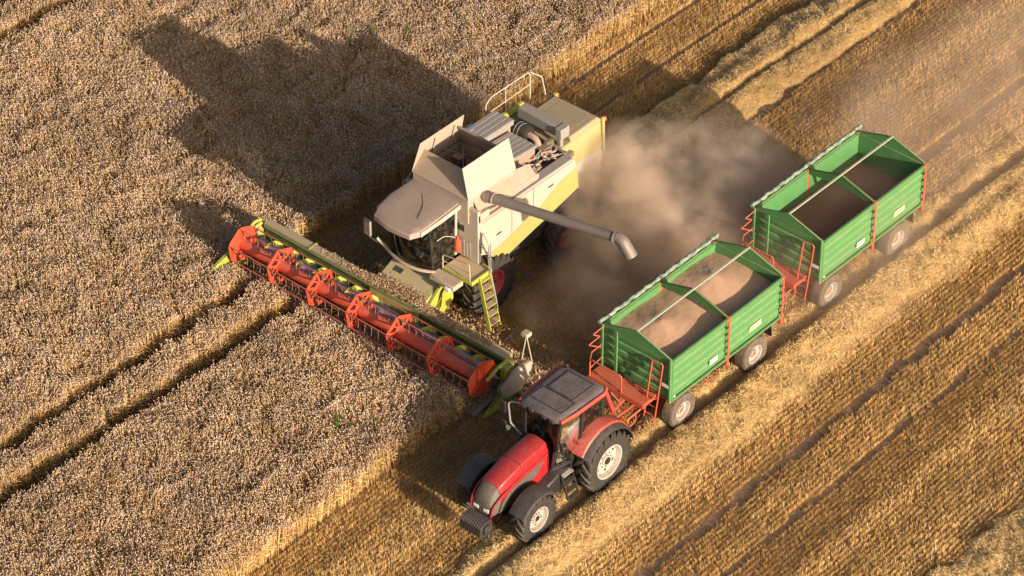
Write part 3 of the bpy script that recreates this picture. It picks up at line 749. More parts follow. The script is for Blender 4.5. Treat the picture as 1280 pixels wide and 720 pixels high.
    m.tube(round_path([L(-.60, TW-.08, 1.2), L(-.60, TW-.08, 1.86), L(-.60, .02, 1.86), L(-.60, .02, 1.2)], .10), .022)
    m.tube([L(-.60, TW-.08, 1.55), L(-.06, TW-.08, 1.62)], .016)
    m.tube(round_path([L(-.60, TW-.08, 1.84), L(-.30, TW+.12, 1.80), L(-.05, TW-.02, 2.0)], .03), .02)
    m.tube(round_path([L(-.05, TW-.05, 2.62), L(-.32, TW+.06, 2.45), L(-.10, TW+.0, 2.30), L(-.42, TW+.12, 2.12), L(-.08, TW-.03, 1.92)], .02), .016)
    m.build('handrail', 'tred', t)
    m = MB()
    for y in (-.62, -.98): m.tube([L(-.40, y, .72), L(-.30, y, 1.30), L(-.12, y, 2.35)], .02)
    m.tube(round_path([L(-.14, -.62, 2.28), L(-.10, -.62, 2.5), L(-.10, -.98, 2.5), L(-.14, -.98, 2.28)], .08), .02)
    ld = m.build('ladder', 'tred', t)
    for k in range(6):
        q = MB(); z = .85+k*.27; x = -.385+.0+(z-.72)*.165; q.tube([L(x, -.62, z), L(x, -.98, z)], .016); q.build('rung', 'tred', ld)
    m = MB(); m.box(ox-.09, ox-.04, oy+.62, oy+.70, 1.30, 2.72); m.build('front_post', 'tgreen', t, bevel=.006)
    m = MB(); m.tube(round_path([L(-.08, -.55, 2.40), L(-.12, -.50, 1.9), L(-.12, -.35, 1.6), L(-.2, -.3, 1.35)], .1), .014); m.tube([L(-.12, .05, 1.62), L(-.14, .12, 1.48), L(-.14, .03, 1.42)], .03); m.build('hose', 'blackgrey', t)
    # drawbar
    m = MB()
    for y in (-.30, .30): m.bar(L(.35, y, .86), L(-1.25, y*.12, .62), .08, .10)
    m.bar(L(-.55, -.2, .74), L(-.55, .2, .74), .06); m.bar(L(-1.15, 0, .62), L(-1.62, 0, .60), .09)
    m.lathe([(.07, -.02), (.07, .02)], L(-1.66, 0, .60), 14, axis='z')
    m.tube([L(-.45, .15, .75), L(-.7, .3, 1.22)], .02)
    m.build('drawbar', 'tred', t, bevel=.01)
    m = MB(); m.tube(round_path([L(-.5, -.42, .80), L(-.5, -.42, .45), L(-.85, -.42, .45), L(-.85, -.42, .74)], .04), .016); m.tube([L(.1, -.5, .9), L(-.95, -.42, .74)], .03); m.build('step_bracket', 'tred', t)
    # stickers on the walls (print too small to read)
    for x, z, w, h, mt in ((1.62, 1.53, .34, .17, 'white'), (3.35, 1.62, .50, .17, 'plate')):
        m = MB(); m.box(ox+x, ox+x+w, oy-TW-.026, oy-TW-.020, z, z+h)
        m.mi = 1
        for k in range(6):
            a = x+.04+(w-.12)*k/6; m.box(ox+a, ox+a+(w-.1)/9, oy-TW-.0285, oy-TW-.0265, z+h*.35, z+h*(.55+.15*random.random()))
        m.build('sticker', [mt, 'nose'], t)
    m = MB(); m.box(ox-.062, ox-.05, oy-.85-.30, oy-.92, 1.72, 1.83); m.build('sticker', 'white', t)
    m = MB(); m.lathe([(.035, 0), (.035, .03)], L(.10, -TW-.05, 1.42), 12); m.build('reflector', 'white', t)
    m = MB(); m.tube([L(1.7, -1.0, 1.15), L(1.7, -1.02, .75), L(2.2, -1.02, .72), L(2.2, -1.0, 1.15)], .014); m.build('bracket', 'tred', t)
    return t

def copy_tree(o, loc, parent=None):
    c = o.copy(); C.objects.link(c)
    if parent is None: c.location = loc
    else: c.parent = parent
    for ch in [k for k in o.children]: copy_tree(ch, None, c)
    return c

def make_load(ox, oy, zbase, humps, mat, name, label):
    m = MB(); nx, ny = 72, 36; vs = []
    x0, x1, y0, y1 = ox+.07, ox+TL-.07, oy-TW+.09, oy+TW-.09
    for i in range(nx+1):
        for j in range(ny+1):
            x = x0+(x1-x0)*i/nx; y = y0+(y1-y0)*j/ny; z = zbase
            for hx, hy, hr, hh in humps:
                d = math.hypot(x-ox-hx, (y-oy-hy)*1.0)/hr
                z += hh*max(0, 1-d)**1.15 if d < 1 else 0
            z += .004*math.sin(x*11-y*9)+.014*random.random()
            vs.append((x, y, z))
    m.add(vs, [(i*(ny+1)+j, (i+1)*(ny+1)+j, (i+1)*(ny+1)+j+1, i*(ny+1)+j+1) for i in range(nx) for j in range(ny)])
    m.add([(x0, y0, TZB+.05), (x1, y0, TZB+.05), (x1, y1, TZB+.05), (x0, y1, TZB+.05)], [(0, 3, 2, 1)])
    o = m.build(name, mat, angle=60); tag(o, label, 'grain', kind='stuff')

# ------------------------------------------------------------------ combine harvester
CN, CF = -.25, 2.65        # near and far side of the body
def make_combine():
    t = empty('combine_harvester', (-1.12, 1.2, 0))
    tag(t, 'dusty white and lime combine harvester with wide orange reel cutting the wheat', 'harvester')
    m = MB(); m.prism([(-1.55, 2.15), (-.5, 1.66), (2.38, 2.24), (2.36, 3.0), (-1.55, 3.0)], 'y', CN+.085, CF-.085); m.box(-1.6, 1.0, CN+.12, CF-.12, 2.9, 3.55)
    m.build('body', 'cream', t, bevel=.02)
    m = MB(); m.box(-1.7, 3.3, .25, 2.15, .85, 1.5); m.lathe([(.16, -1.25), (.16, 1.25)], (-1.12, 1.2, .95), 16); m.lathe([(.1, -1.2), (.1, 1.2)], (2.12, 1.2, .66), 12)
    m.box(-.6, .2, -.1, 2.5, 1.1, 1.5); m.build('chassis', 'blackgrey', t, bevel=.02)
    for s, y in ((-1, CN), (1, CF)):
        m = MB(); poly = [(-1.65, 3.36), (2.30, 3.38), (2.43, 3.27), (2.58, 2.25), (-.49, 1.60), (-.95, 1.78), (-1.30, 2.08), (-1.5, 2.6)]
        m.prism(poly, 'y', y, y-s*.08); sp = m.build('side_panel', 'cream', t, bevel=.02)
        m = MB(); m.prism([(-1.27, 2.05), (-.94, 1.775), (-.49, 1.605), (2.57, 2.255), (2.47, 2.98), (1.76, 2.90), (.94, 2.50), (.22, 2.36), (-.6, 2.17)], 'y', y+s*.003, y+s*.012); m.build('stripe', 'lime', sp)
        m = MB(); m.box(-1.6, 2.32, min(y, y-s*.30), max(y, y-s*.30), 3.385, 3.41); m.build('side_ledge', 'zinc', t, bevel=.01)
        m = MB(); m.box(.62, .635, min(y+s*.002, y+s*.006), max(y+s*.002, y+s*.006), 1.9, 3.34); m.build('panel_gap', 'blackgrey', sp)
        for x, z, w, hh in ((-.95, 2.55, .22, .05), (.18, 2.75, .3, .05), (1.25, 2.95, .22, .05)):
            m = MB(); m.box(x, x+w, min(y+s*.002, y+s*.01), max(y+s*.002, y+s*.01), z, z+hh); m.build('latch', 'blackgrey', sp)
        m = MB(); m.box(-.30, -.288, min(y+s*.002, y+s*.006), max(y+s*.002, y+s*.006), 2.2, 3.34); m.build('panel_gap', 'blackgrey', sp)
        m = MB(); m.box(-1.55, 2.3, min(y+s*.002, y+s*.014), max(y+s*.002, y+s*.014), 3.30, 3.325); m.build('edge_rail', 'zinc', sp)
    # front shoulder of the body beside the cab
    m = MB(); m.box(-1.68, -1.56, CN+.02, .62, 1.95, 3.75); m.box(-1.66, -1.2, CN+.02, .15, 3.3, 3.62)
    sh = m.build('shoulder_panel', 'cream', t, bevel=.02)
    m = MB(); m.box(-1.695, -1.682, .28, .58, 2.85, 3.05); m.build('vent', 'black', sh)
    for y in (.18, .50):
        m = MB(); m.box(-1.693, -1.682, y-.12, y-.03, 3.50, 3.60); m.build('sticker', 'yellow', sh)
    for y in (-.02, .22):
        m = MB(); m.tube(round_path([(-1.70, y, 2.0), (-1.76, y, 2.1), (-1.76, y, 2.62), (-1.76, y+.12, 2.62), (-1.76, y+.12, 2.1), (-1.70, y+.12, 2.0)], .05), .012, 6); m.build('grab_rail', 'grey', t)
    m = MB(); m.lathe([(.02, .0), (.075, .05), (.075, .42), (.03, .50), (.03, .56)], (-1.80, .42, 2.12), 16, axis='z'); m.build('fire_extinguisher', 'extred', t)
    # near quarter cowl where the pipe pivots
    m = MB(); m.plate([(-1.5, CN+.06, 3.45), (-.2, CN+.06, 3.45), (-.2, .2, 4.02), (-1.5, .2, 4.02)], .03); m.plate([(-.2, CN+.06, 3.45), (.9, CN+.06, 3.45), (.9, .16, 3.8), (-.2, .2, 4.0)], .02)
    m.build('cowl', 'roofdust', t, bevel=.006)
    m = MB(); m.plate([(-1.5, CF-.06, 3.45), (.9, CF-.06, 3.45), (.9, 2.2, 4.02), (-1.5, 2.2, 4.02)], .03); m.build('cowl', 'cream', t, bevel=.006)
    # grain tank
    tx0, tx1, ty0, ty1, tz = -1.72, .22, .10, 2.14, 4.02
    m = MB()
    for (a, b_, c_, d_) in ((tx0, tx1, ty0, ty0+.05), (tx0, tx1, ty1-.05, ty1), (tx0, tx0+.05, ty0+.052, ty1-.052), (tx1-.05, tx1, ty0+.052, ty1-.052)): m.box(a, b_, c_, d_, 3.2, tz)
    m.build('grain_tank', 'roofdust', t, bevel=.01)
    tank = t.children[-1]
    fl = MB(); fl.plate([(tx0-.02, ty0-.03, tz+.01), (tx1+.02, ty0-.03, tz+.01), (tx1-.03, ty0+.20, tz+1.0), (tx0-.0, ty0+.20, tz+1.0)], .025)
    fl.build('tank_flap', 'cream', tank, bevel=.006)
    fl = MB(); fl.plate([(tx0-.02, ty1+.02, tz+.01), (tx1+.02, ty1+.02, tz+.01), (tx1-.03, ty1-.20, tz+1.0), (tx0+.10, ty1-.20, tz+1.0)], .025)
    for x in (-1.0, -.2): fl.bar((x, ty1-.03, tz+.1), (x, ty1-.22, tz+.85), .05, .03)
    fl.build('tank_flap', 'roofdust', tank, bevel=.006)
    fl = MB(); fl.plate([(tx0-.02, ty0+.0, tz+.0), (tx0-.02, ty1-.0, tz+.0), (tx0+.34, ty1-.12, tz+.66), (tx0+.34, ty0+.55, tz+.66)], .02)
    fl.plate([(tx0-.01, ty0+.02, tz+.02), (tx0+.34, ty0+.55, tz+.66), (tx0+.06, ty0+.20, tz+.96)], .012)
    fl.build('tank_flap', 'roofdust', tank, bevel=.004)
    fl = MB(); fl.plate([(tx1+.02, ty0, tz+.0), (tx1+.02, ty1, tz+.0), (tx1-.22, ty1-.18, tz+.72), (tx1-.22, ty0+.22, tz+.72)], .02)
    fl.bar((tx1-.26, ty0+.25, tz+.70), (tx1-.26, ty1-.2, tz+.70), .03)
    fl.build('tank_flap', 'roofdust', tank, bevel=.004)
    fl = MB(); fl.bar((-.9, 1.0, 4.12), (-.4, 1.45, 4.42), .03); fl.bar((-.2, .4, 4.3), (-.7, 1.9, 4.35), .03); fl.box(-.55, -.30, 1.45, 1.75, 3.6, 4.1); fl.build('tank_sensor', 'engine', tank)
    fl = MB(); n = 20; vs = []
    for i in range(n+1):
        for j in range(n+1):
            x = tx0+.06+(tx1-tx0-.12)*i/n; y = ty0+.06+(ty1-ty0-.12)*j/n
            vs.append((x, y, 3.60+.26*max(0, 1-math.hypot(x+.9, y-1.0)/1.1)+.01*random.random()))
    fl.add(vs, [(i*(n+1)+j, (i+1)*(n+1)+j, (i+1)*(n+1)+j+1, i*(n+1)+j+1) for i in range(n) for j in range(n)])
    o = fl.build('grain_heap', 'rust', None); tag(o, 'reddish brown grain inside the open tank of the harvester', 'grain', kind='stuff')
    # engine deck
    m = MB(); m.box(.24, 2.9, .2, 2.5, 2.95, 3.10); m.box(2.40, 2.5, .1, 2.4, 2.9, 3.35); m.build('engine_deck', 'engine', t, bevel=.01)
    def ribbed(x0, x1, y0, y1, z, zr, drop):
        c = MB(); n = max(3, int((y1-y0)/.17)); w = (y1-y0)/n
        c.hexa([(x0, y0, z-drop), (x1, y0, zr-drop), (x1, y1, zr-drop), (x0, y1, z-drop), (x0, y0, z), (x1, y0, zr), (x1, y1, zr), (x0, y1, z)])
        for k in range(n): c.hexa([(x0, y0+k*w+.012, z+.001), (x1, y0+k*w+.012, zr+.001), (x1, y0+k*w+w-.012, zr+.001), (x0, y0+k*w+w-.012, z+.001), (x0, y0+k*w+.02, z+.022), (x1, y0+k*w+.02, zr+.022), (x1, y0+k*w+w-.02, zr+.022), (x0, y0+k*w+w-.02, z+.022)])
        return c
    ribbed(.26, 1.98, 1.66, 2.40, 4.0, 3.98, .14).build('engine_cover', 'zinc', t, bevel=.004)
    ribbed(.26, 1.74, .58, 1.62, 3.86, 3.74, .05).build('engine_cover', 'zinc', t, bevel=.004)
    m = MB(); m.box(.26, 1.70, .62, 2.3, 3.1, 3.70); m.box(.3, 1.9, 1.7, 2.35, 3.1, 3.86); m.build('engine_housing', 'rust', t, bevel=.02)
    m = MB(); m.lathe([(.05, -.30), (.23, -.28), (.25, -.22), (.25, -.06), (.22, -.05), (.22, .0), (.25, .01), (.25, .14), (.20, .18), (.20, .26), (.06, .28)], (2.12, 1.50, 3.62), 26, axis='y')
    m.build('air_filter', 'black', t)
    m = MB(); m.lathe([(.256, -.03), (.256, .0)], (2.12, 1.48, 3.62), 26, axis='y'); m.lathe([(.256, .08), (.256, .10)], (2.12, 1.50, 3.62), 26, axis='y'); m.build('filter_band', 'zinc', t)
    m = MB(); m.tube(round_path([(2.12, 1.25, 3.62), (2.12, .95, 3.60), (2.06, .78, 3.40), (1.95, .75, 3.15)], .15), .10, 12); m.build('intake_pipe', 'rust', t)
    rnd = random.Random(5)
    for k in range(26):
        m = MB(); x = rnd.uniform(.85, 2.1); y = rnd.uniform(.12, .60); z = rnd.uniform(3.22, 3.38)
        m.tube(round_path([(x, y, z), (x+rnd.uniform(-.3, .3), y+rnd.uniform(-.2, .2), z+rnd.uniform(.05, .2)), (x+rnd.uniform(-.2, .35), y+rnd.uniform(-.15, .2), z+rnd.uniform(-.05, .12)), (x+rnd.uniform(.1, .4), y+rnd.uniform(-.1, .1), z)], .05), rnd.uniform(.018, .034), 7)
        m.build('engine_pipe', rnd.choice(['engine', 'rust', 'rust', 'zinc', 'tan']), t)
    m = MB(); m.box(1.85, 2.3, .5, .75, 3.1, 3.5); m.box(2.2, 2.5, .6, .755, 3.1, 3.55); m.build('engine_block', 'engine', t, bevel=.02)
    m = MB(); m.box(2.62, 2.98, .62, 2.08, 3.56, 3.88); m.box(2.55, 2.93, .40, .62, 3.55, 3.90); m.box(2.6, 2.72, .45, .58, 3.1, 3.55); m.build('cooling_duct', 'zinc', t, bevel=.015)
    m = MB(); m.lathe([(.24, -.4), (.26, -.2), (.26, .3), (.18, .45)], (.75, 2.32, 3.78), 20, axis='x'); m.build('exhaust_silencer', 'blue_steel', t)
    # rear hood
    m = MB()
    m.hexa([(2.46, .30, 2.45), (4.42, .34, 2.40), (4.42, 2.12, 2.40), (2.46, 2.16, 2.45), (2.46, .36, 3.28), (4.30, .38, 3.34), (4.30, 2.08, 3.34), (2.46, 2.10, 3.28)])
    hood = m.build('rear_hood', 'limepale', t, bevel=.05)
    m = MB(); m.hexa([(2.95, .35, 3.312), (4.33, .345, 3.352), (4.33, 2.115, 3.352), (2.95, 2.12, 3.312), (2.95, .42, 3.46), (4.18, .42, 3.50), (4.18, 2.03, 3.50), (2.95, 2.03, 3.46)]); hl = m.build('hood_top', 'hoodtop', hood, bevel=.03)
    for k in range(9):
        m = MB(); x = 3.06+k*.12; m.box(x, x+.045, .62, 1.72, 3.465+k*.0039, 3.476+k*.0039); m.build('louvre', 'hoodtop', hood)
    for y in (.34, 2.12):
        m = MB(); m.bar((4.36, y, 2.30), (4.31, y, 3.46), .09, .10, up=(1, 0, 0)); m.build('corner_post', 'limepale', hood, bevel=.01)
        m = MB(); m.box(4.38, 4.44, y-.04, y+.04, 3.30, 3.42); m.build('tail_light', 'orange_lens', hood, bevel=.01)
    m = MB(); m.hexa([(3.3, .42, 1.35), (4.3, .42, 1.2), (4.3, 2.02, 1.2), (3.3, 2.02, 1.35), (2.6, .38, 2.45), (4.45, .38, 2.42), (4.45, 2.06, 2.42), (2.6, 2.06, 2.45)]); m.build('straw_chute', 'cream', t, bevel=.03)
    m = MB(); m.box(1.9, 3.5, 2.14, CF, 3.15, 3.22); m.build('rear_deck', 'dkgreen', t, bevel=.01)
    m = MB(); m.bar((1.9, CF-.05, 3.34), (3.45, CF-.05, 3.34), .12, .18); m.build('deck_edge', 'lime_clean', t, bevel=.02)
    m = MB()
    m.tube(round_path([(1.9, CF, 3.25), (1.9, CF, 4.10), (2.15, CF, 4.25), (3.75, CF, 4.25), (3.82, CF, 4.1), (3.82, CF, 3.3)], .10), .022)
    m.tube([(1.95, CF, 3.75), (3.82, CF, 3.80)], .018); m.tube([(2.75, CF, 3.25), (2.75, CF, 4.25)], .018)
    m.tube(round_path([(3.82, CF, 4.22), (4.05, CF-.25, 4.05), (4.15, CF-.3, 3.4)], .08), .02)
    m.build('handrail', 'cream', t)
    # unloading pipe
    a = Vector((-1.02, .10, 3.80)); b_ = Vector((-.47, -4.25, 4.20)); d = (b_-a)
    m = MB(); m.tube([a, a+d*.06, b_], [.175, .145, .138], 24); up = m.build('unloading_pipe', 'pipe', t)
    for f_ in (.07, .97):
        m = MB(); c_ = a+d*f_; m.tube([c_-d.normalized()*.02, c_+d.normalized()*.02], .17, 24); m.build('collar', 'zinc', up)
    sp_ = round_path([b_+Vector((0, .10, 0)), b_+Vector((.01, -.10, -.02)), b_+Vector((.05, -.40, -.44))], .10)
    m = MB(); m.tube(sp_, .165, 20, cap=False, r2=.18); m.tube(sp_, .150, 20, cap=False, r2=.165)
    m.build('spout', 'pipe', up)
    m = MB(); m.tube(round_path([(-1.10, .35, 3.3), (-1.12, .30, 3.72), (-1.02, .05, 3.82)], .15), .21, 18); m.build('pipe_elbow', 'engine', up)
    m = MB(); m.bar((-1.35, CN+.10, 3.60), (-.85, CN+.1, 3.52), .08, .05); m.bar((-.9, CN+.12, 3.4), (-.9, CN+.1, 3.75), .05); m.build('pipe_cradle', 'engine', up)
    # wheels
    for sy, y in ((-1, .0), (1, 2.40)):
        make_wheel(t, (-1.12, y, .96), .96, .74, .44, sy, 'rubber', 'rim_red', 20, 'ag', )
        make_wheel(t, (2.12, y+.0-(-.0)+(.02*sy), .66), .66, .46, .31, sy, 'rubber', 'rim_red', 16, 'ag')
    # cab
    fr = MB(); c0, c1 = .52, 2.08
    def bars(l, w): [fr.bar(p, q, w, up=(1, 0, 0)) for p, q in l]
    bars([((-1.80, c1, 2.0), (-1.76, c1, 3.62))], .07); fr.build('cab_pillar', 'cream', t, bevel=.01); fr = MB()
    bars([((-1.80, c0, 2.0), (-1.76, c0, 3.62))], .07)
    fr.build('cab_pillar', 'cream', t, bevel=.01)
    fr = MB(); fr.bar((-2.72, c0+.02, 2.0), (-2.86, c0, 3.55), .045, up=(1, 0, 0)); fr.bar((-2.72, c1-.02, 2.0), (-2.86, c1, 3.55), .045, up=(1, 0, 0))
    fr.box(-1.80, -1.70, c0, c1, 1.95, 3.6); fr.box(-2.75, -1.82, c0+.03, c1-.03, 1.88, 1.98); fr.build('cab_frame', 'black', t, bevel=.008)
    g = MB()   # curved windscreen
    def ws(z, x, bow): return [(x-bow*math.sin(pi*k/10), c0+.03+(c1-c0-.06)*k/10, z) for k in range(11)]
    A_, B_ = ws(2.0, -2.74, .24), ws(3.58, -2.88, .34); A2 = [(p[0]+.01, p[1], p[2]) for p in A_]; B2 = [(p[0]+.01, p[1], p[2]) for p in B_]
    n = 11; vs = A_+B_+A2+B2
    g.add(vs, [(i, i+1, n+i+1, n+i) for i in range(n-1)]+[(2*n+i, 3*n+i, 3*n+i+1, 2*n+i+1) for i in range(n-1)]); g.build('windscreen', 'glass', t)
    for y in (c0, c1):
        g = MB(); g.plate([(-2.70, y, 2.0), (-1.83, y, 2.0), (-1.80, y, 3.58), (-2.84, y, 3.58)], .008); dd = g.build('cab_door', 'glass', t, smooth=False)
        if y == c0:
            g = MB(); g.bar((-2.35, y-.012, 2.02), (-2.42, y-.012, 3.56), .03, .02); g.build('door_frame', 'black', dd)
            g = MB(); g.tube(round_path([(-2.60, y-.05, 2.95), (-2.35, y-.09, 3.0), (-2.1, y-.09, 2.85), (-1.86, y-.05, 2.65)], .12), .014); g.build('grab_rail', 'cream', dd)
    r = MB()
    def rr(z, e, dx=0):
        pts = []
        for (x, y) in ((-1.62, .44), (-1.62, 2.16), (-2.6, 2.16), (-3.25, 2.05), (-3.60, 1.88), (-3.72, 1.25), (-3.64, .52), (-3.35, .38), (-2.6, .38)):
            cx, cy = -2.5, 1.28; pts.append((cx+(x-cx)*e+dx, cy+(y-cy)*e, z+.03*(x+2.6)*-.0-.05*max(0, -(x+2.9))))
        return pts
    r.loft([rr(3.56, .95), rr(3.60, 1.0), rr(3.745, 1.0), rr(3.775, .975), rr(3.80, .80), rr(3.805, .4)]); r.build('cab_roof', 'cabtop', t, bevel=.008, angle=30)
    r = MB(); r.bar((-1.60, .395, 3.68), (-2.62, .345, 3.68), .04, .15); r.bar((-2.6, .345, 3.68), (-3.36, .365, 3.655), .035, .14); r.build('roof_trim', 'cream', t)
    r = MB(); r.tube(round_path([(-1.64, 2.17, 3.68), (-2.6, 2.20, 3.67), (-3.2, 2.12, 3.62)], .1), .035, 8); r.build('roof_trim', 'cream', t)
    r = MB(); r.tube(round_path([(-2.1, 1.45, 3.81), (-2.45, 1.1, 3.808), (-2.7, .95, 3.805), (-3.0, .80, 3.79)], .1), .006, 5); r.build('cable', 'black', t)
    r = MB(); r.tube(round_path([(-2.72, .42, 1.96), (-2.95, .8, 1.97), (-3.03, 1.3, 1.97), (-2.95, 1.8, 1.97), (-2.80, 2.2, 1.98), (-2.9, 2.45, 2.25)], .25), .05, 10); r.build('bumper_bar', 'cream', t)
    r = MB(); r.box(-2.92, -2.50, -.42, .50, 1.80, 1.97); r.build('step_box', 'cream', t, bevel=.04)
    r = MB(); r.box(-3.02, -2.94, -.34, -.14, 1.80, 1.92); r.build('work_light', 'lens', t, bevel=.02)
    r = MB(); r.tube(round_path([(-2.9, 2.4, 2.1), (-3.15, 2.55, 2.4), (-3.15, 2.55, 2.7)], .08), .02); r.build('mirror_arm', 'black', t)
    r = MB(); r.box(-3.20, -3.12, 2.42, 2.68, 2.45, 3.0); r.build('mirror', 'zinc', t, bevel=.03)
    r = MB(); r.box(-2.2, -1.9, 1.0, 1.5, 2.35, 2.5); r.box(-1.98, -1.86, 1.0, 1.5, 2.5, 3.15); r.box(-2.12, -1.98, 1.15, 1.35, 2.0, 2.35); r.build('seat', 'black', t, bevel=.04)
    r = MB(); r.tube([(-2.62, 1.25, 2.0), (-2.50, 1.25, 2.72)], .04); r.tube([(-2.50+.09*cos(a), 1.25+.19*sin(a), 2.76+.15*cos(a)) for a in [2*pi*k/18 for k in range(19)]], .014, 6); r.build('steering_wheel', 'blackgrey', t)
    r = MB(); r.box(-2.6, -2.0, .62, .82, 2.3, 2.65); r.build('control_console', 'blackgrey', t, bevel=.03)
    # platform, ladder, rails
    r = MB(); r.box(-2.40, -1.62, -.60, .45, 1.90, 1.94); r.build('platform', 'tan', t)
    r = MB(); r.bar((-2.42, -.62, 1.92), (-2.42, .45, 1.92), .05, .12); r.bar((-2.44, -.64, 1.92), (-1.60, -.64, 1.92), .05, .13); r.bar((-1.6, -.64, 1.92), (-1.6, -.28, 1.92), .05, .12); r.build('platform_edge', 'lime_clean', t, bevel=.006)
    r = MB()
    r.tube(round_path([(-2.42, .42, 1.95), (-2.42, .42, 2.42), (-2.42, -.56, 2.55), (-2.42, -.58, 1.95)], .1), .02)
    r.tube([(-2.42, .42, 2.2), (-2.42, -.57, 2.25)], .015)
    r.build('handrail', 'cream', t)
    r = MB(); r.tube(round_path([(-1.66, -.60, 1.95), (-1.66, -.60, 2.85), (-1.60, -.30, 3.10), (-1.60, -.26, 2.3)], .12), .018); r.tube([(-1.66, -.60, 2.5), (-1.62, -.26, 2.6)], .013)
    r.tube(round_path([(-1.72, -.72, 2.95), (-1.72, -.72, 2.0), (-1.74, -.95, 1.1), (-1.74, -1.0, .85)], .08), .018); r.build('handrail', 'zinc', t)
    r = MB(); La, Lb = (-.66, 1.94), (-1.05, .30)
    for x in (-2.14, -1.74): r.bar((x, La[0], La[1]), (x, Lb[0], Lb[1]), .03, .13)
    ld = r.build('ladder', 'lime_clean', t, bevel=.004)
    for k in range(6):
        f_ = (k+.35)/6.0*.99; y = La[0]+(Lb[0]-La[0])*f_; z = La[1]+(Lb[1]-La[1])*f_
        r = MB(); r.box(-2.12, -1.76, y-.09, y+.10, z-.018, z+.018); r.build('step', 'tan' if k else 'lime_clean', ld)
    # feeder house
    r = MB(); r.hexa([(-3.72, .22, .55), (-2.3, .22, 1.0), (-2.3, 2.02, 1.0), (-3.72, 2.02, .55), (-3.72, .22, 1.22), (-2.3, .22, 1.86), (-2.3, 2.02, 1.86), (-3.72, 2.02, 1.22)])
    fd = r.build('feeder_house', 'khaki', t, bevel=.02)
    for x, y in ((-2.95, 1.62), (-3.35, 1.5), (-3.42, 1.05)):
        z = 1.22+(x+3.72)*.4507; r = MB(); r.obox((x, y, z+.004), (.075, 0, .034), (0, .15, 0), (-.003, 0, .006)); r.build('slot_shade', 'blackgrey', fd)  # dark slabs laid on the top sheet, standing for the shade inside slot holes
    r = MB(); r.prism([(-3.55, .7), (-3.05, .55), (-2.35, 1.0), (-2.4, 1.85), (-2.75, 1.80), (-3.4, 1.25)], 'y', .10, .2); r.build('feeder_side', 'lime_clean', fd, bevel=.01)
    for k in range(4):
        r = MB(); r.tube(round_path([(-2.5, .06-.03*k, 1.75), (-2.75-.05*k, .02, 1.6), (-3.05, .05-.03*k, 1.15), (-3.3-.04*k, .1, .95)], .1), .018); r.build('hose', ['lime_clean', 'black', 'yellow', 'black'][k], t)
    r = MB(); r.box(-2.4, -1.85, .32, .6, 1.0, 1.5); r.build('gearbox', 'lime_clean', t, bevel=.05)
    # ---- header
    HL, HR = 6.10, -3.02
    h = part_empty('header', t)
    r = MB(); r.box(-3.66, -3.60, HR, HL, .35, 1.24); r.build('back_sheet', 'dkgreen', h, bevel=.01)
    r = MB(); r.box(-3.74, -3.44, HR-.02, HL, 1.245, 1.40); r.build('top_beam', 'beam', h, bevel=.025)
    r = MB(); r.bar((-3.6, HR, .35), (-3.6, HL, .35), .14, .18); r.build('lower_beam', 'dkgreen', h)
    for y in (4.3, 1.3, -1.6):
        r = MB(); r.box(-3.76, -3.42, y-.03, y+.03, 1.385, 1.42); r.build('beam_clamp', 'lime', h)
    r = MB(); r.plate([(-4.95, HR, .14), (-4.95, HL, .14), (-3.66, HL, .34), (-3.66, HR, .34)], .03); r.build('floor_pan', 'zinc', h)
    r = MB()
    for k in range(118):
        y = HR+.05+k*.0765
        r.add([(-4.95, y-.02, .13), (-4.95, y+.02, .13), (-5.07, y, .12), (-4.95, y, .165)], [(0, 1, 2), (0, 3, 1), (1, 3, 2), (2, 3, 0)])
    r.bar((-4.96, HR, .14), (-4.96, HL, .14), .05, .03); r.build('cutter_bar', 'grey', h)
    ax, azz = -3.99, .86
    r = MB(); r.lathe([(.20, HR+.1), (.20, HL-.1)], (ax, 0, azz), 24); r.build('auger_tube', 'blue_steel', h)
    r = MB(); P1 = .62; r0, r1 = .19, .315
    for (ya, yb, sgn) in ((HR+.1, .8, 1), (HL-.1, 1.6, -1)):
        Ln = abs(yb-ya); nst = int(Ln/P1*22); vs = []
        for k in range(nst+1):
            y = ya+(yb-ya)*k/nst; a_ = sgn*2*pi*abs(y-ya)/P1
            for r_, dy in ((r0, -.006), (r1, -.006), (r1, .006), (r0, .006)): vs.append((ax+r_*cos(a_), y+dy, azz+r_*sin(a_)))
        r.add(vs, [(4*k+i, 4*k+(i+1) % 4, 4*k+4+(i+1) % 4, 4*k+4+i) for k in range(nst) for i in range(4)])
    r.build('auger_flighting', 'lime_clean', h, angle=70)
    rx, rz, RR = -4.62, 1.20, .56
    r = MB(); r.lathe([(.175, HR+.12), (.175, HL-.08)], (rx, 0, rz), 28); r.build('reel_tube', 'orange', h)
    angs = [R(90+60*k+8) for k in range(6)]
    ys = [HL-.04-(HL-HR-.10)*k/6 for k in range(7)]
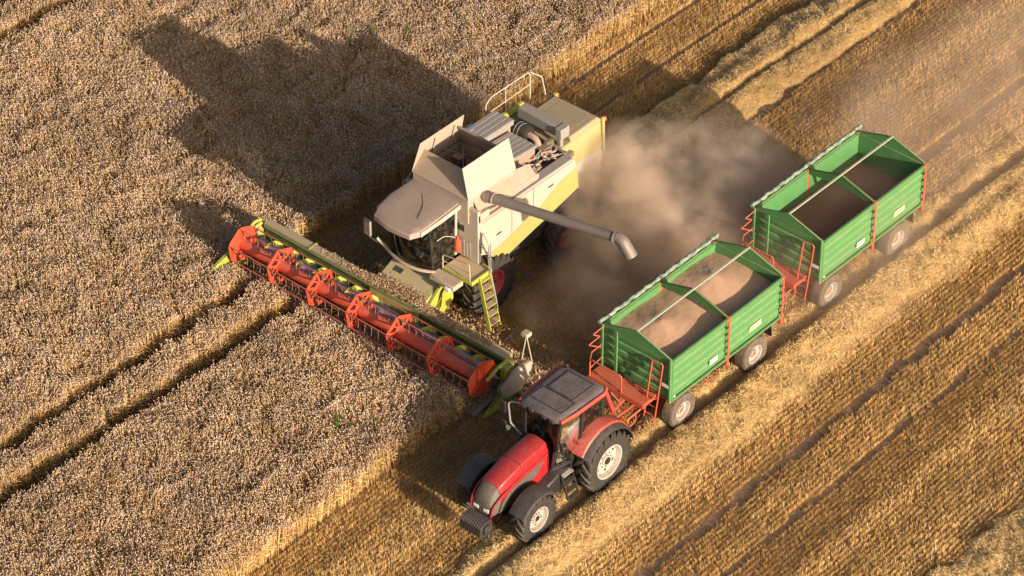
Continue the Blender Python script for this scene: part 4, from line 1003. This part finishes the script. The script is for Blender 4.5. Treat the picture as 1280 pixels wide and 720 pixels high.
    for i, y in enumerate(ys):
        r = MB(); P = [(rx+RR*.97*cos(a_), rz+RR*.97*sin(a_)) for a_ in angs]
        if i in (0, 6):
            r.prism([(rx+RR*1.04*cos(a_+R(6*s_)), rz+RR*1.04*sin(a_+R(6*s_))) for a_ in angs for s_ in (-1, 1)], 'y', y-.012, y+.012)
            for a_ in angs: r.bar((rx+.1*cos(a_), y-.02 if i else y-.02, rz+.1*sin(a_)), (rx+RR*cos(a_), y-.02, rz+RR*sin(a_)), .06, .03, up=(0, 1, 0)); r.bar((rx+.1*cos(a_), y+.02, rz+.1*sin(a_)), (rx+RR*cos(a_), y+.02, rz+RR*sin(a_)), .06, .03, up=(0, 1, 0))
        else:
            for k in range(6):
                p, q = P[k], P[(k+1) % 6]; r.bar((p[0], y, p[1]), (q[0], y, q[1]), .10, .045, up=(0, 1, 0))
                a_ = angs[k]; r.bar((rx+.15*cos(a_), y, rz+.15*sin(a_)), (p[0], y, p[1]), .075, .035, up=(0, 1, 0))
                mx_, mz_ = (p[0]+q[0])/2, (p[1]+q[1])/2; r.bar((rx+.18*cos(a_), y, rz+.18*sin(a_)), (mx_, y, mz_), .05, .02, up=(0, 1, 0))
        r.lathe([(.21, -.03), (.21, .03)], (rx, y, rz), 20)
        r.build('reel_frame', 'orange', h, bevel=.006)
    for a_ in angs:
        x, z = rx+RR*cos(a_), rz+RR*sin(a_); r = MB(); r.tube([(x, HR+.05, z), (x, HL-.03, z)], .019, 8)
        r.mi = 1
        for k in range(36):
            y = HR+.15+k*.25; r.tube([(x, y, z), (x+.03, y, z-.16), (x-.0, y, z-.32)], .007, 4)
        r.build('tine_bar', ['reddark', 'rust'], h)
    # reel arms
    for y in (HL+.06, HR-.10):
        r = MB(); r.tube([(-3.75, y, 1.40), (-4.2, y, 1.35), (rx, y, rz)], .055, 8); r.build('reel_arm', 'lime_clean', h)
        r = MB(); r.tube([(-3.9, y, .75), (-4.35, y, 1.22)], .035, 8); r.build('reel_cylinder', 'grey', h)
    # end panels
    for y0, y1, s in ((HL+.10, HL+.16, 1), (HR-.24, HR-.16, -1)):
        e_ = -5.05 if s > 0 else -4.55; r = MB(); r.prism([(e_, .12), (-3.50, .12), (-3.46, 1.15), (-3.75, 1.30), (-4.05, .85), (e_+.3, .55), (e_-.05, .32)], 'y', y0, y1); r.build('end_panel', 'lime' if s > 0 else 'dkgreen', h, bevel=.01)
        # crop divider: long tapering nose
        yc_ = (y0+y1)/2+(.06 if s > 0 else -.0); q = MB(); rings = []
        for x, w, zt_, zb_ in (((-4.3, .10, .85, .15), (-4.9, .13, .98, .30), (-5.4, .09, .86, .48), (-5.95, .02, .66, .58)) if s > 0 else ((-4.1, .07, .5, .15), (-4.4, .07, .4, .10), (-4.7, .05, .25, .08), (-4.9, .02, .14, .08))):
            rings.append([(x, yc_-w, zb_), (x, yc_-w*.6, zt_), (x, yc_+w*.6, zt_), (x, yc_+w, zb_)])
        q.loft(rings); q.build('crop_divider', 'lime_clean', h, bevel=.01)
    q = MB(); q.tube(round_path([(-3.7, HL+.12, 1.45), (-3.95, HL+.14, 1.5), (-4.3, HL+.14, 1.3)], .1), .05, 8); q.build('divider_bar', 'lime_clean', h)
    # cream drive cover on the near end
    q = MB(); yc0, yc1 = HR-.62, HR-.26
    q.prism([(-4.48, 1.02), (-4.38, .66), (-3.72, .56), (-3.34, .86), (-3.24, 1.22), (-3.30, 1.33), (-3.85, 1.33)], 'y', yc0+.06, yc0+.20); q.build('drive_cover', 'cream', h, bevel=.035)
    q = MB(); q.hexa([(-4.2, yc0+.21, .9), (-3.26, yc0+.21, .9), (-3.26, HR-.27, .9), (-4.0, HR-.27, .9), (-3.95, yc0+.21, 1.28), (-3.28, yc0+.21, 1.30), (-3.30, HR-.27, 1.20), (-3.95, HR-.27, 1.15)]); q.build('cover_lid', 'lime', h, bevel=.02)
    q = MB(); q.box(-4.0, -3.6, HR-.26, HR-.02, .5, 1.28); q.build('drive_box', 'lime_clean', h, bevel=.03)
    q = MB(); q.lathe([(.16, 0), (.16, .05)], (-4.2, HR-.30, .78), 20); q.lathe([(.10, 0), (.10, .05)], (-3.85, HR-.30, 1.0), 20); q.build('pulley', 'lime_clean', h)
    # lamp post on the near end
    q = MB(); q.tube([(-3.45, HR-.30, 1.1), (-3.16, HR-.24, 1.88)], .016); q.tube([(-3.18, HR-.50, 1.1), (-3.14, HR-.26, 1.88)], .016); q.build('lamp_post', 'cream', h)
    q = MB(); q.obox((-3.12, HR-.22, 1.98), (.11, 0, 0), (0, .11, 0), (0, 0, .07)); q.build('marker_lamp', 'cream', h, bevel=.02)
    return t

def make_person():
    vs = [((-1.98, 1.25, 2.56), .15), ((-2.0, 1.25, 2.78), .145), ((-2.02, 1.25, 2.98), .15), ((-2.04, 1.25, 3.10), .06), ((-2.07, 1.25, 3.18), .055),
          ((-2.02, 1.05, 3.02), .065), ((-2.12, .98, 2.80), .05), ((-2.36, 1.08, 2.82), .038), ((-2.46, 1.10, 2.88), .035),
          ((-2.02, 1.45, 3.02), .065), ((-2.12, 1.52, 2.80), .05), ((-2.36, 1.42, 2.82), .038), ((-2.46, 1.40, 2.88), .035),
          ((-2.02, 1.16, 2.55), .09), ((-2.42, 1.12, 2.54), .07), ((-2.48, 1.12, 2.12), .045), ((-2.60, 1.12, 2.04), .04),
          ((-2.02, 1.34, 2.55), .09), ((-2.42, 1.38, 2.54), .07), ((-2.48, 1.38, 2.12), .045), ((-2.60, 1.38, 2.04), .04),
          ((-2.07, 1.25, 3.26), .095), ((-2.07, 1.25, 3.36), .09)]
    es = [(0, 1), (1, 2), (2, 3), (3, 4), (2, 5), (5, 6), (6, 7), (7, 8), (2, 9), (9, 10), (10, 11), (11, 12), (0, 13), (13, 14), (14, 15), (15, 16), (0, 17), (17, 18), (18, 19), (19, 20), (4, 21), (21, 22)]
    off = Vector((-2.05, 1.25, 2.5))
    me = bpy.data.meshes.new('person'); me.from_pydata([tuple(Vector(p)-off) for p, r in vs], es, [])
    sk = bpy.data.objects.new('skin_source', me); C.objects.link(sk)
    md = sk.modifiers.new('skin', 'SKIN'); sk.modifiers.new('sub', 'SUBSURF').levels = 2
    for i, (p, r) in enumerate(vs): me.skin_vertices[0].data[i].radius = (r, r)
    me.skin_vertices[0].data[0].use_root = True
    dg = bpy.context.evaluated_depsgraph_get(); me2 = bpy.data.meshes.new_from_object(sk.evaluated_get(dg)); bpy.data.objects.remove(sk)
    me2.name = 'person'; o = bpy.data.objects.new('person', me2); C.objects.link(o); o.location = off
    me2.materials.clear(); me2.materials.append(M['shirt']); me2.materials.append(M['skin'])
    for f in me2.polygons:
        c = f.center; f.material_index = 1 if (c.z > .60 or (c.x < -.33 and .2 < c.z < .5)) else 0; f.use_smooth = True
    tag(o, 'driver seated behind the glass of the harvester cab, hands on the wheel', 'person')
    h = MB(); n = 14; rings = []
    for i in range(6):
        a = pi/2*i/5; rings.append([(-2.055+.108*cos(a)*cos(2*pi*k/n), 1.25+.105*cos(a)*sin(2*pi*k/n), 3.335+.105*sin(a)) for k in range(n)])
    h.loft(rings); h.build('hair', 'hair', o)
    f = MB(); f.tube([(-2.165, 1.25, 3.32), (-2.195, 1.25, 3.28)], .014, 6)
    for sy in (-1, 1):
        f.lathe([(.001, -.02), (.022, 0), (.001, .02)], (-2.07, 1.25+sy*.098, 3.30), 8)
    f.build('nose_and_ears', 'skin', o)

def make_debris():
    """chopped straw and chaff lying on the header beam and the feeder"""
    ch = []; n = 9000
    y = np.clip(rng.normal(.3, 1.25, n), -2.3, 4.2); x = rng.uniform(-3.74, -3.44, n); z = 1.41+.10*np.exp(-((y-.6)/1.0)**2)*rng.random(n)
    m = 3600; x2 = -3.5+np.abs(rng.normal(0, .10, m)); y2 = rng.uniform(.25, 2.0, m); keep = x2 < -2.6; x2, y2 = x2[keep], y2[keep]
    z2 = 1.235+(x2+3.72)*.4507+.09*rng.random(len(x2))*np.exp(-(x2+3.5)*3.2)
    x = np.concatenate([x, x2]); y = np.concatenate([y, y2]); z = np.concatenate([z, z2]); n = len(x)
    a = rng.uniform(0, 2*pi, n); L = rng.uniform(.02, .08, n); pt = rng.normal(0, .5, n)
    d = np.stack([np.cos(a)*np.cos(pt), np.sin(a)*np.cos(pt), np.abs(np.sin(pt))*.5], 1)*L[:, None]; p = np.stack([x, y, z], 1)
    s = np.stack([-np.sin(a), np.cos(a), rng.uniform(-.7, .7, n)], 1)*rng.uniform(.005, .012, n)[:, None]
    ch.append((np.stack([p-s, p+s, p+d+s, p+d-s], 1), [(0, 1, 2, 3)], 0, rng.random(n)))
    o = big_mesh('chopped_straw', ch, ['chaff']); tag(o, 'chopped straw lying on the header beam and feeder of the harvester', 'straw', kind='stuff')
    # leafy litter thrown on the ground behind the header
    n = 26000; x = rng.uniform(-3.5, -2.0, n); y = rng.uniform(-4.3, 2.2, n); 
    x = -3.5+np.abs(rng.normal(0, .75, n)); ok = (x < -1.2) & (y > -4.4); x, y = x[ok], y[ok]; n = len(x)
    zz = rng.uniform(.02, .17, n); k = 7000; x = np.concatenate([x, rng.uniform(-4.95, -3.7, k)]); y = np.concatenate([y, rng.uniform(-2.9, 6.0, k)]); zz = np.concatenate([zz, .18+(x[n:]+4.95)*.16+.08*rng.random(k)]); n += k
    a = rng.uniform(0, 2*pi, n); L = rng.uniform(.03, .10, n); z = zz; pt = rng.normal(0, .7, n)
    d = np.stack([np.cos(a)*np.cos(pt), np.sin(a)*np.cos(pt), np.abs(np.sin(pt))], 1)*L[:, None]; p = np.stack([x, y, z], 1)
    s = np.stack([-np.sin(a), np.cos(a), rng.uniform(-.8, .8, n)], 1)*rng.uniform(.008, .018, n)[:, None]
    o = big_mesh('crop_litter', [(np.stack([p-s, p+s, p+d+s, p+d-s], 1), [(0, 1, 2, 3)], 0, rng.random(n))], ['chaff'])
    tag(o, 'leafy orange brown crop litter strewn under and behind the orange reel', 'crop litter', kind='stuff')

def make_weed(x, y, label, seed, s=1.0, group=None):
    r = random.Random(seed); root = empty('weed_plant', (x, y, 0)); tag(root, label, 'weed', group)
    st = MB(); lf = MB(); 
    for k in range(5):
        a = r.uniform(0, 2*pi); tx, ty = x+.16*s*cos(a), y+.16*s*sin(a); h = (.84+.16*r.random())
        st.tube([(x, y, 0), ((x+tx)/2, (y+ty)/2, h*.5), (tx, ty, h)], .008, 5)
        for j in range(26):
            f = r.uniform(.6, 1.08); px, py, pz = x+(tx-x)*f, y+(ty-y)*f, h*f; b = r.uniform(0, 2*pi); L = r.uniform(.04, .11)*s; e = r.uniform(-.3, .8)
            d = Vector((cos(b)*cos(e), sin(b)*cos(e), sin(e))); w = Vector((-sin(b), cos(b), 0))*L*.22; p = Vector((px, py, pz))
            lf.add([p, p+d*L*.5+w, p+d*L+Vector((0, 0, -.02)), p+d*L*.5-w], [(0, 1, 2, 3)])
    st.build('stem', 'weed', root); lf.build('leaves', 'weed', root, smooth=False)
    me = root.children[-1].data; at = me.attributes.new('tint', 'FLOAT', 'POINT'); at.data.foreach_set('value', [r.random() for _ in me.vertices])

# ------------------------------------------------------------------ dust
def dust_volume(name, box, blobs, noise_scale, lo, hi, dens, label, col=(.95, .78, .64), seed=0.0):
    m = bpy.data.materials.new(name+'_air'); m.use_nodes = True; n = m.node_tree.nodes; l = m.node_tree.links
    for k in list(n):
        if k.type == 'BSDF_PRINCIPLED': n.remove(k)
    out = n['Material Output']; pv = n.new('ShaderNodeVolumePrincipled'); pv.inputs['Color'].default_value = col+(1,); pv.inputs['Anisotropy'].default_value = .15
    tc = n.new('ShaderNodeTexCoord'); tot = None
    # warp the lookup a little so the blobs are not round
    nw = n.new('ShaderNodeTexNoise'); nw.inputs['Scale'].default_value = .45; nw.inputs['Detail'].default_value = 2; l.new(tc.outputs['Object'], nw.inputs['Vector'])
    sc = n.new('ShaderNodeVectorMath'); sc.operation = 'MULTIPLY_ADD'; sc.inputs[1].default_value = (2.2, 2.2, 1.6); l.new(nw.outputs['Color'], sc.inputs[0]); l.new(tc.outputs['Object'], sc.inputs[2])
    sb = n.new('ShaderNodeVectorMath'); sb.operation = 'SUBTRACT'; sb.inputs[1].default_value = (1.1, 1.1, .8); l.new(sc.outputs[0], sb.inputs[0])
    for (c, r, w) in blobs:
        s = n.new('ShaderNodeVectorMath'); s.operation = 'SUBTRACT'; s.inputs[1].default_value = c; l.new(sb.outputs[0], s.inputs[0])
        d = n.new('ShaderNodeVectorMath'); d.operation = 'DIVIDE'; d.inputs[1].default_value = r; l.new(s.outputs[0], d.inputs[0])
        q = n.new('ShaderNodeVectorMath'); q.operation = 'DOT_PRODUCT'; l.new(d.outputs[0], q.inputs[0]); l.new(d.outputs[0], q.inputs[1])
        mr = n.new('ShaderNodeMapRange'); mr.interpolation_type = 'SMOOTHSTEP'; mr.inputs[1].default_value = 0; mr.inputs[2].default_value = 1.0; mr.inputs[3].default_value = w; mr.inputs[4].default_value = 0
        l.new(q.outputs['Value'], mr.inputs[0])
        if tot is None: tot = mr.outputs[0]
        else:
            a = n.new('ShaderNodeMath'); a.operation = 'ADD'; l.new(tot, a.inputs[0]); l.new(mr.outputs[0], a.inputs[1]); tot = a.outputs[0]
    no = n.new('ShaderNodeTexNoise'); no.noise_dimensions = '3D'; no.inputs['Scale'].default_value = noise_scale; no.inputs['Detail'].default_value = 6; no.inputs['Roughness'].default_value = .6
    mp = n.new('ShaderNodeMapping'); mp.inputs['Location'].default_value = (seed, seed*.7, 0); l.new(tc.outputs['Object'], mp.inputs[0]); l.new(mp.outputs[0], no.inputs['Vector'])
    rg = n.new('ShaderNodeMapRange'); rg.interpolation_type = 'SMOOTHSTEP'; rg.inputs[1].default_value = lo; rg.inputs[2].default_value = hi; rg.inputs[3].default_value = .04; rg.inputs[4].default_value = 1
    l.new(no.outputs['Fac'], rg.inputs[0])
    mu = n.new('ShaderNodeMath'); mu.operation = 'MULTIPLY'; l.new(tot, mu.inputs[0]); l.new(rg.outputs[0], mu.inputs[1])
    m2 = n.new('ShaderNodeMath'); m2.operation = 'MULTIPLY'; m2.inputs[1].default_value = dens; l.new(mu.outputs[0], m2.inputs[0]); l.new(m2.outputs[0], pv.inputs['Density'])
    l.new(pv.outputs[0], out.inputs['Volume'])
    b = MB(); b.box(*box); o = b.build(name, m, smooth=False); tag(o, label, 'dust', kind='stuff')

# ------------------------------------------------------------------ build all
make_ground()
make_wheat()
make_stubble()
make_windrow(0, 'straw windrow trailing from the back of the harvester')
make_windrow(1, 'broad golden straw windrow running beside the tractor and trailer wheels')
make_windrow(2, 'straw windrow crossing the bottom right corner of the field')
make_combine()
make_person()
make_tractor()
T1 = (-2.09, -6.25); T2 = (4.64, -6.14)
tr = make_trailer(*T1)
tag(tr, 'front green grain trailer, filled with pale grain and hitched to the tractor', 'trailer', 'green two-axle grain trailers')
tr2 = copy_tree(tr, (T2[0], T2[1], 0))
tag(tr2, 'rear green grain trailer, only half filled with dark grain, last of the train', 'trailer', 'green two-axle grain trailers')
make_load(T1[0], T1[1], 2.34, [(1.15, .1, 1.7, .34), (3.55, .3, 1.7, .34)], 'grain', 'wheat_grain', 'pale brown wheat grain heaped in the front trailer')
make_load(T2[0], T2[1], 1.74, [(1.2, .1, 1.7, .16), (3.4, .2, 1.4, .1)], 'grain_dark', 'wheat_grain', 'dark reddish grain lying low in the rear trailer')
make_debris()
make_weed(-8.1, -1.1, 'small green weed in the wheat in front of the reel', 3, 1.3)
for i, (x, y) in enumerate(((5.3, 11.15), (6.75, 10.0), (6.1, 10.9))):
    make_weed(x, y, ['leafy green weed in the wheat above the big shadow, left of three', 'leafy green weed in the wheat above the big shadow, right of three', 'leafy green weed in the wheat above the big shadow, middle of three'][i], 10+i, 1.0, 'green weeds in the wheat')
dust_volume('dust_cloud', (-3.2, 9.5, -6.0, 4.6, .02, 4.6),
            [((6.0, -2.6, .9), (3.4, 3.2, 2.3), 1.0), ((2.9, -2.7, .7), (3.2, 2.5, 2.0), .8), ((.2, -2.9, .5), (2.6, 2.2, 1.4), .5), ((3.9, -.9, 1.3), (2.6, 2.2, 2.1), 1.0)],
            .95, .37, .66, 1.6, 'billowing brown dust cloud between the harvester and the rear trailer')
dust_volume('dust_trail', (-1.0, 30.0, -11.5, .5, .02, 3.8),
            [((14.5, -5.2, .9), (9.0, 4.4, 2.6), 1.0), ((6.5, -6.6, .8), (5.5, 3.2, 2.4), 1.0)],
            .5, .3, .7, .19, 'thin pale dust hanging over the track behind the rear trailer', seed=5.0)
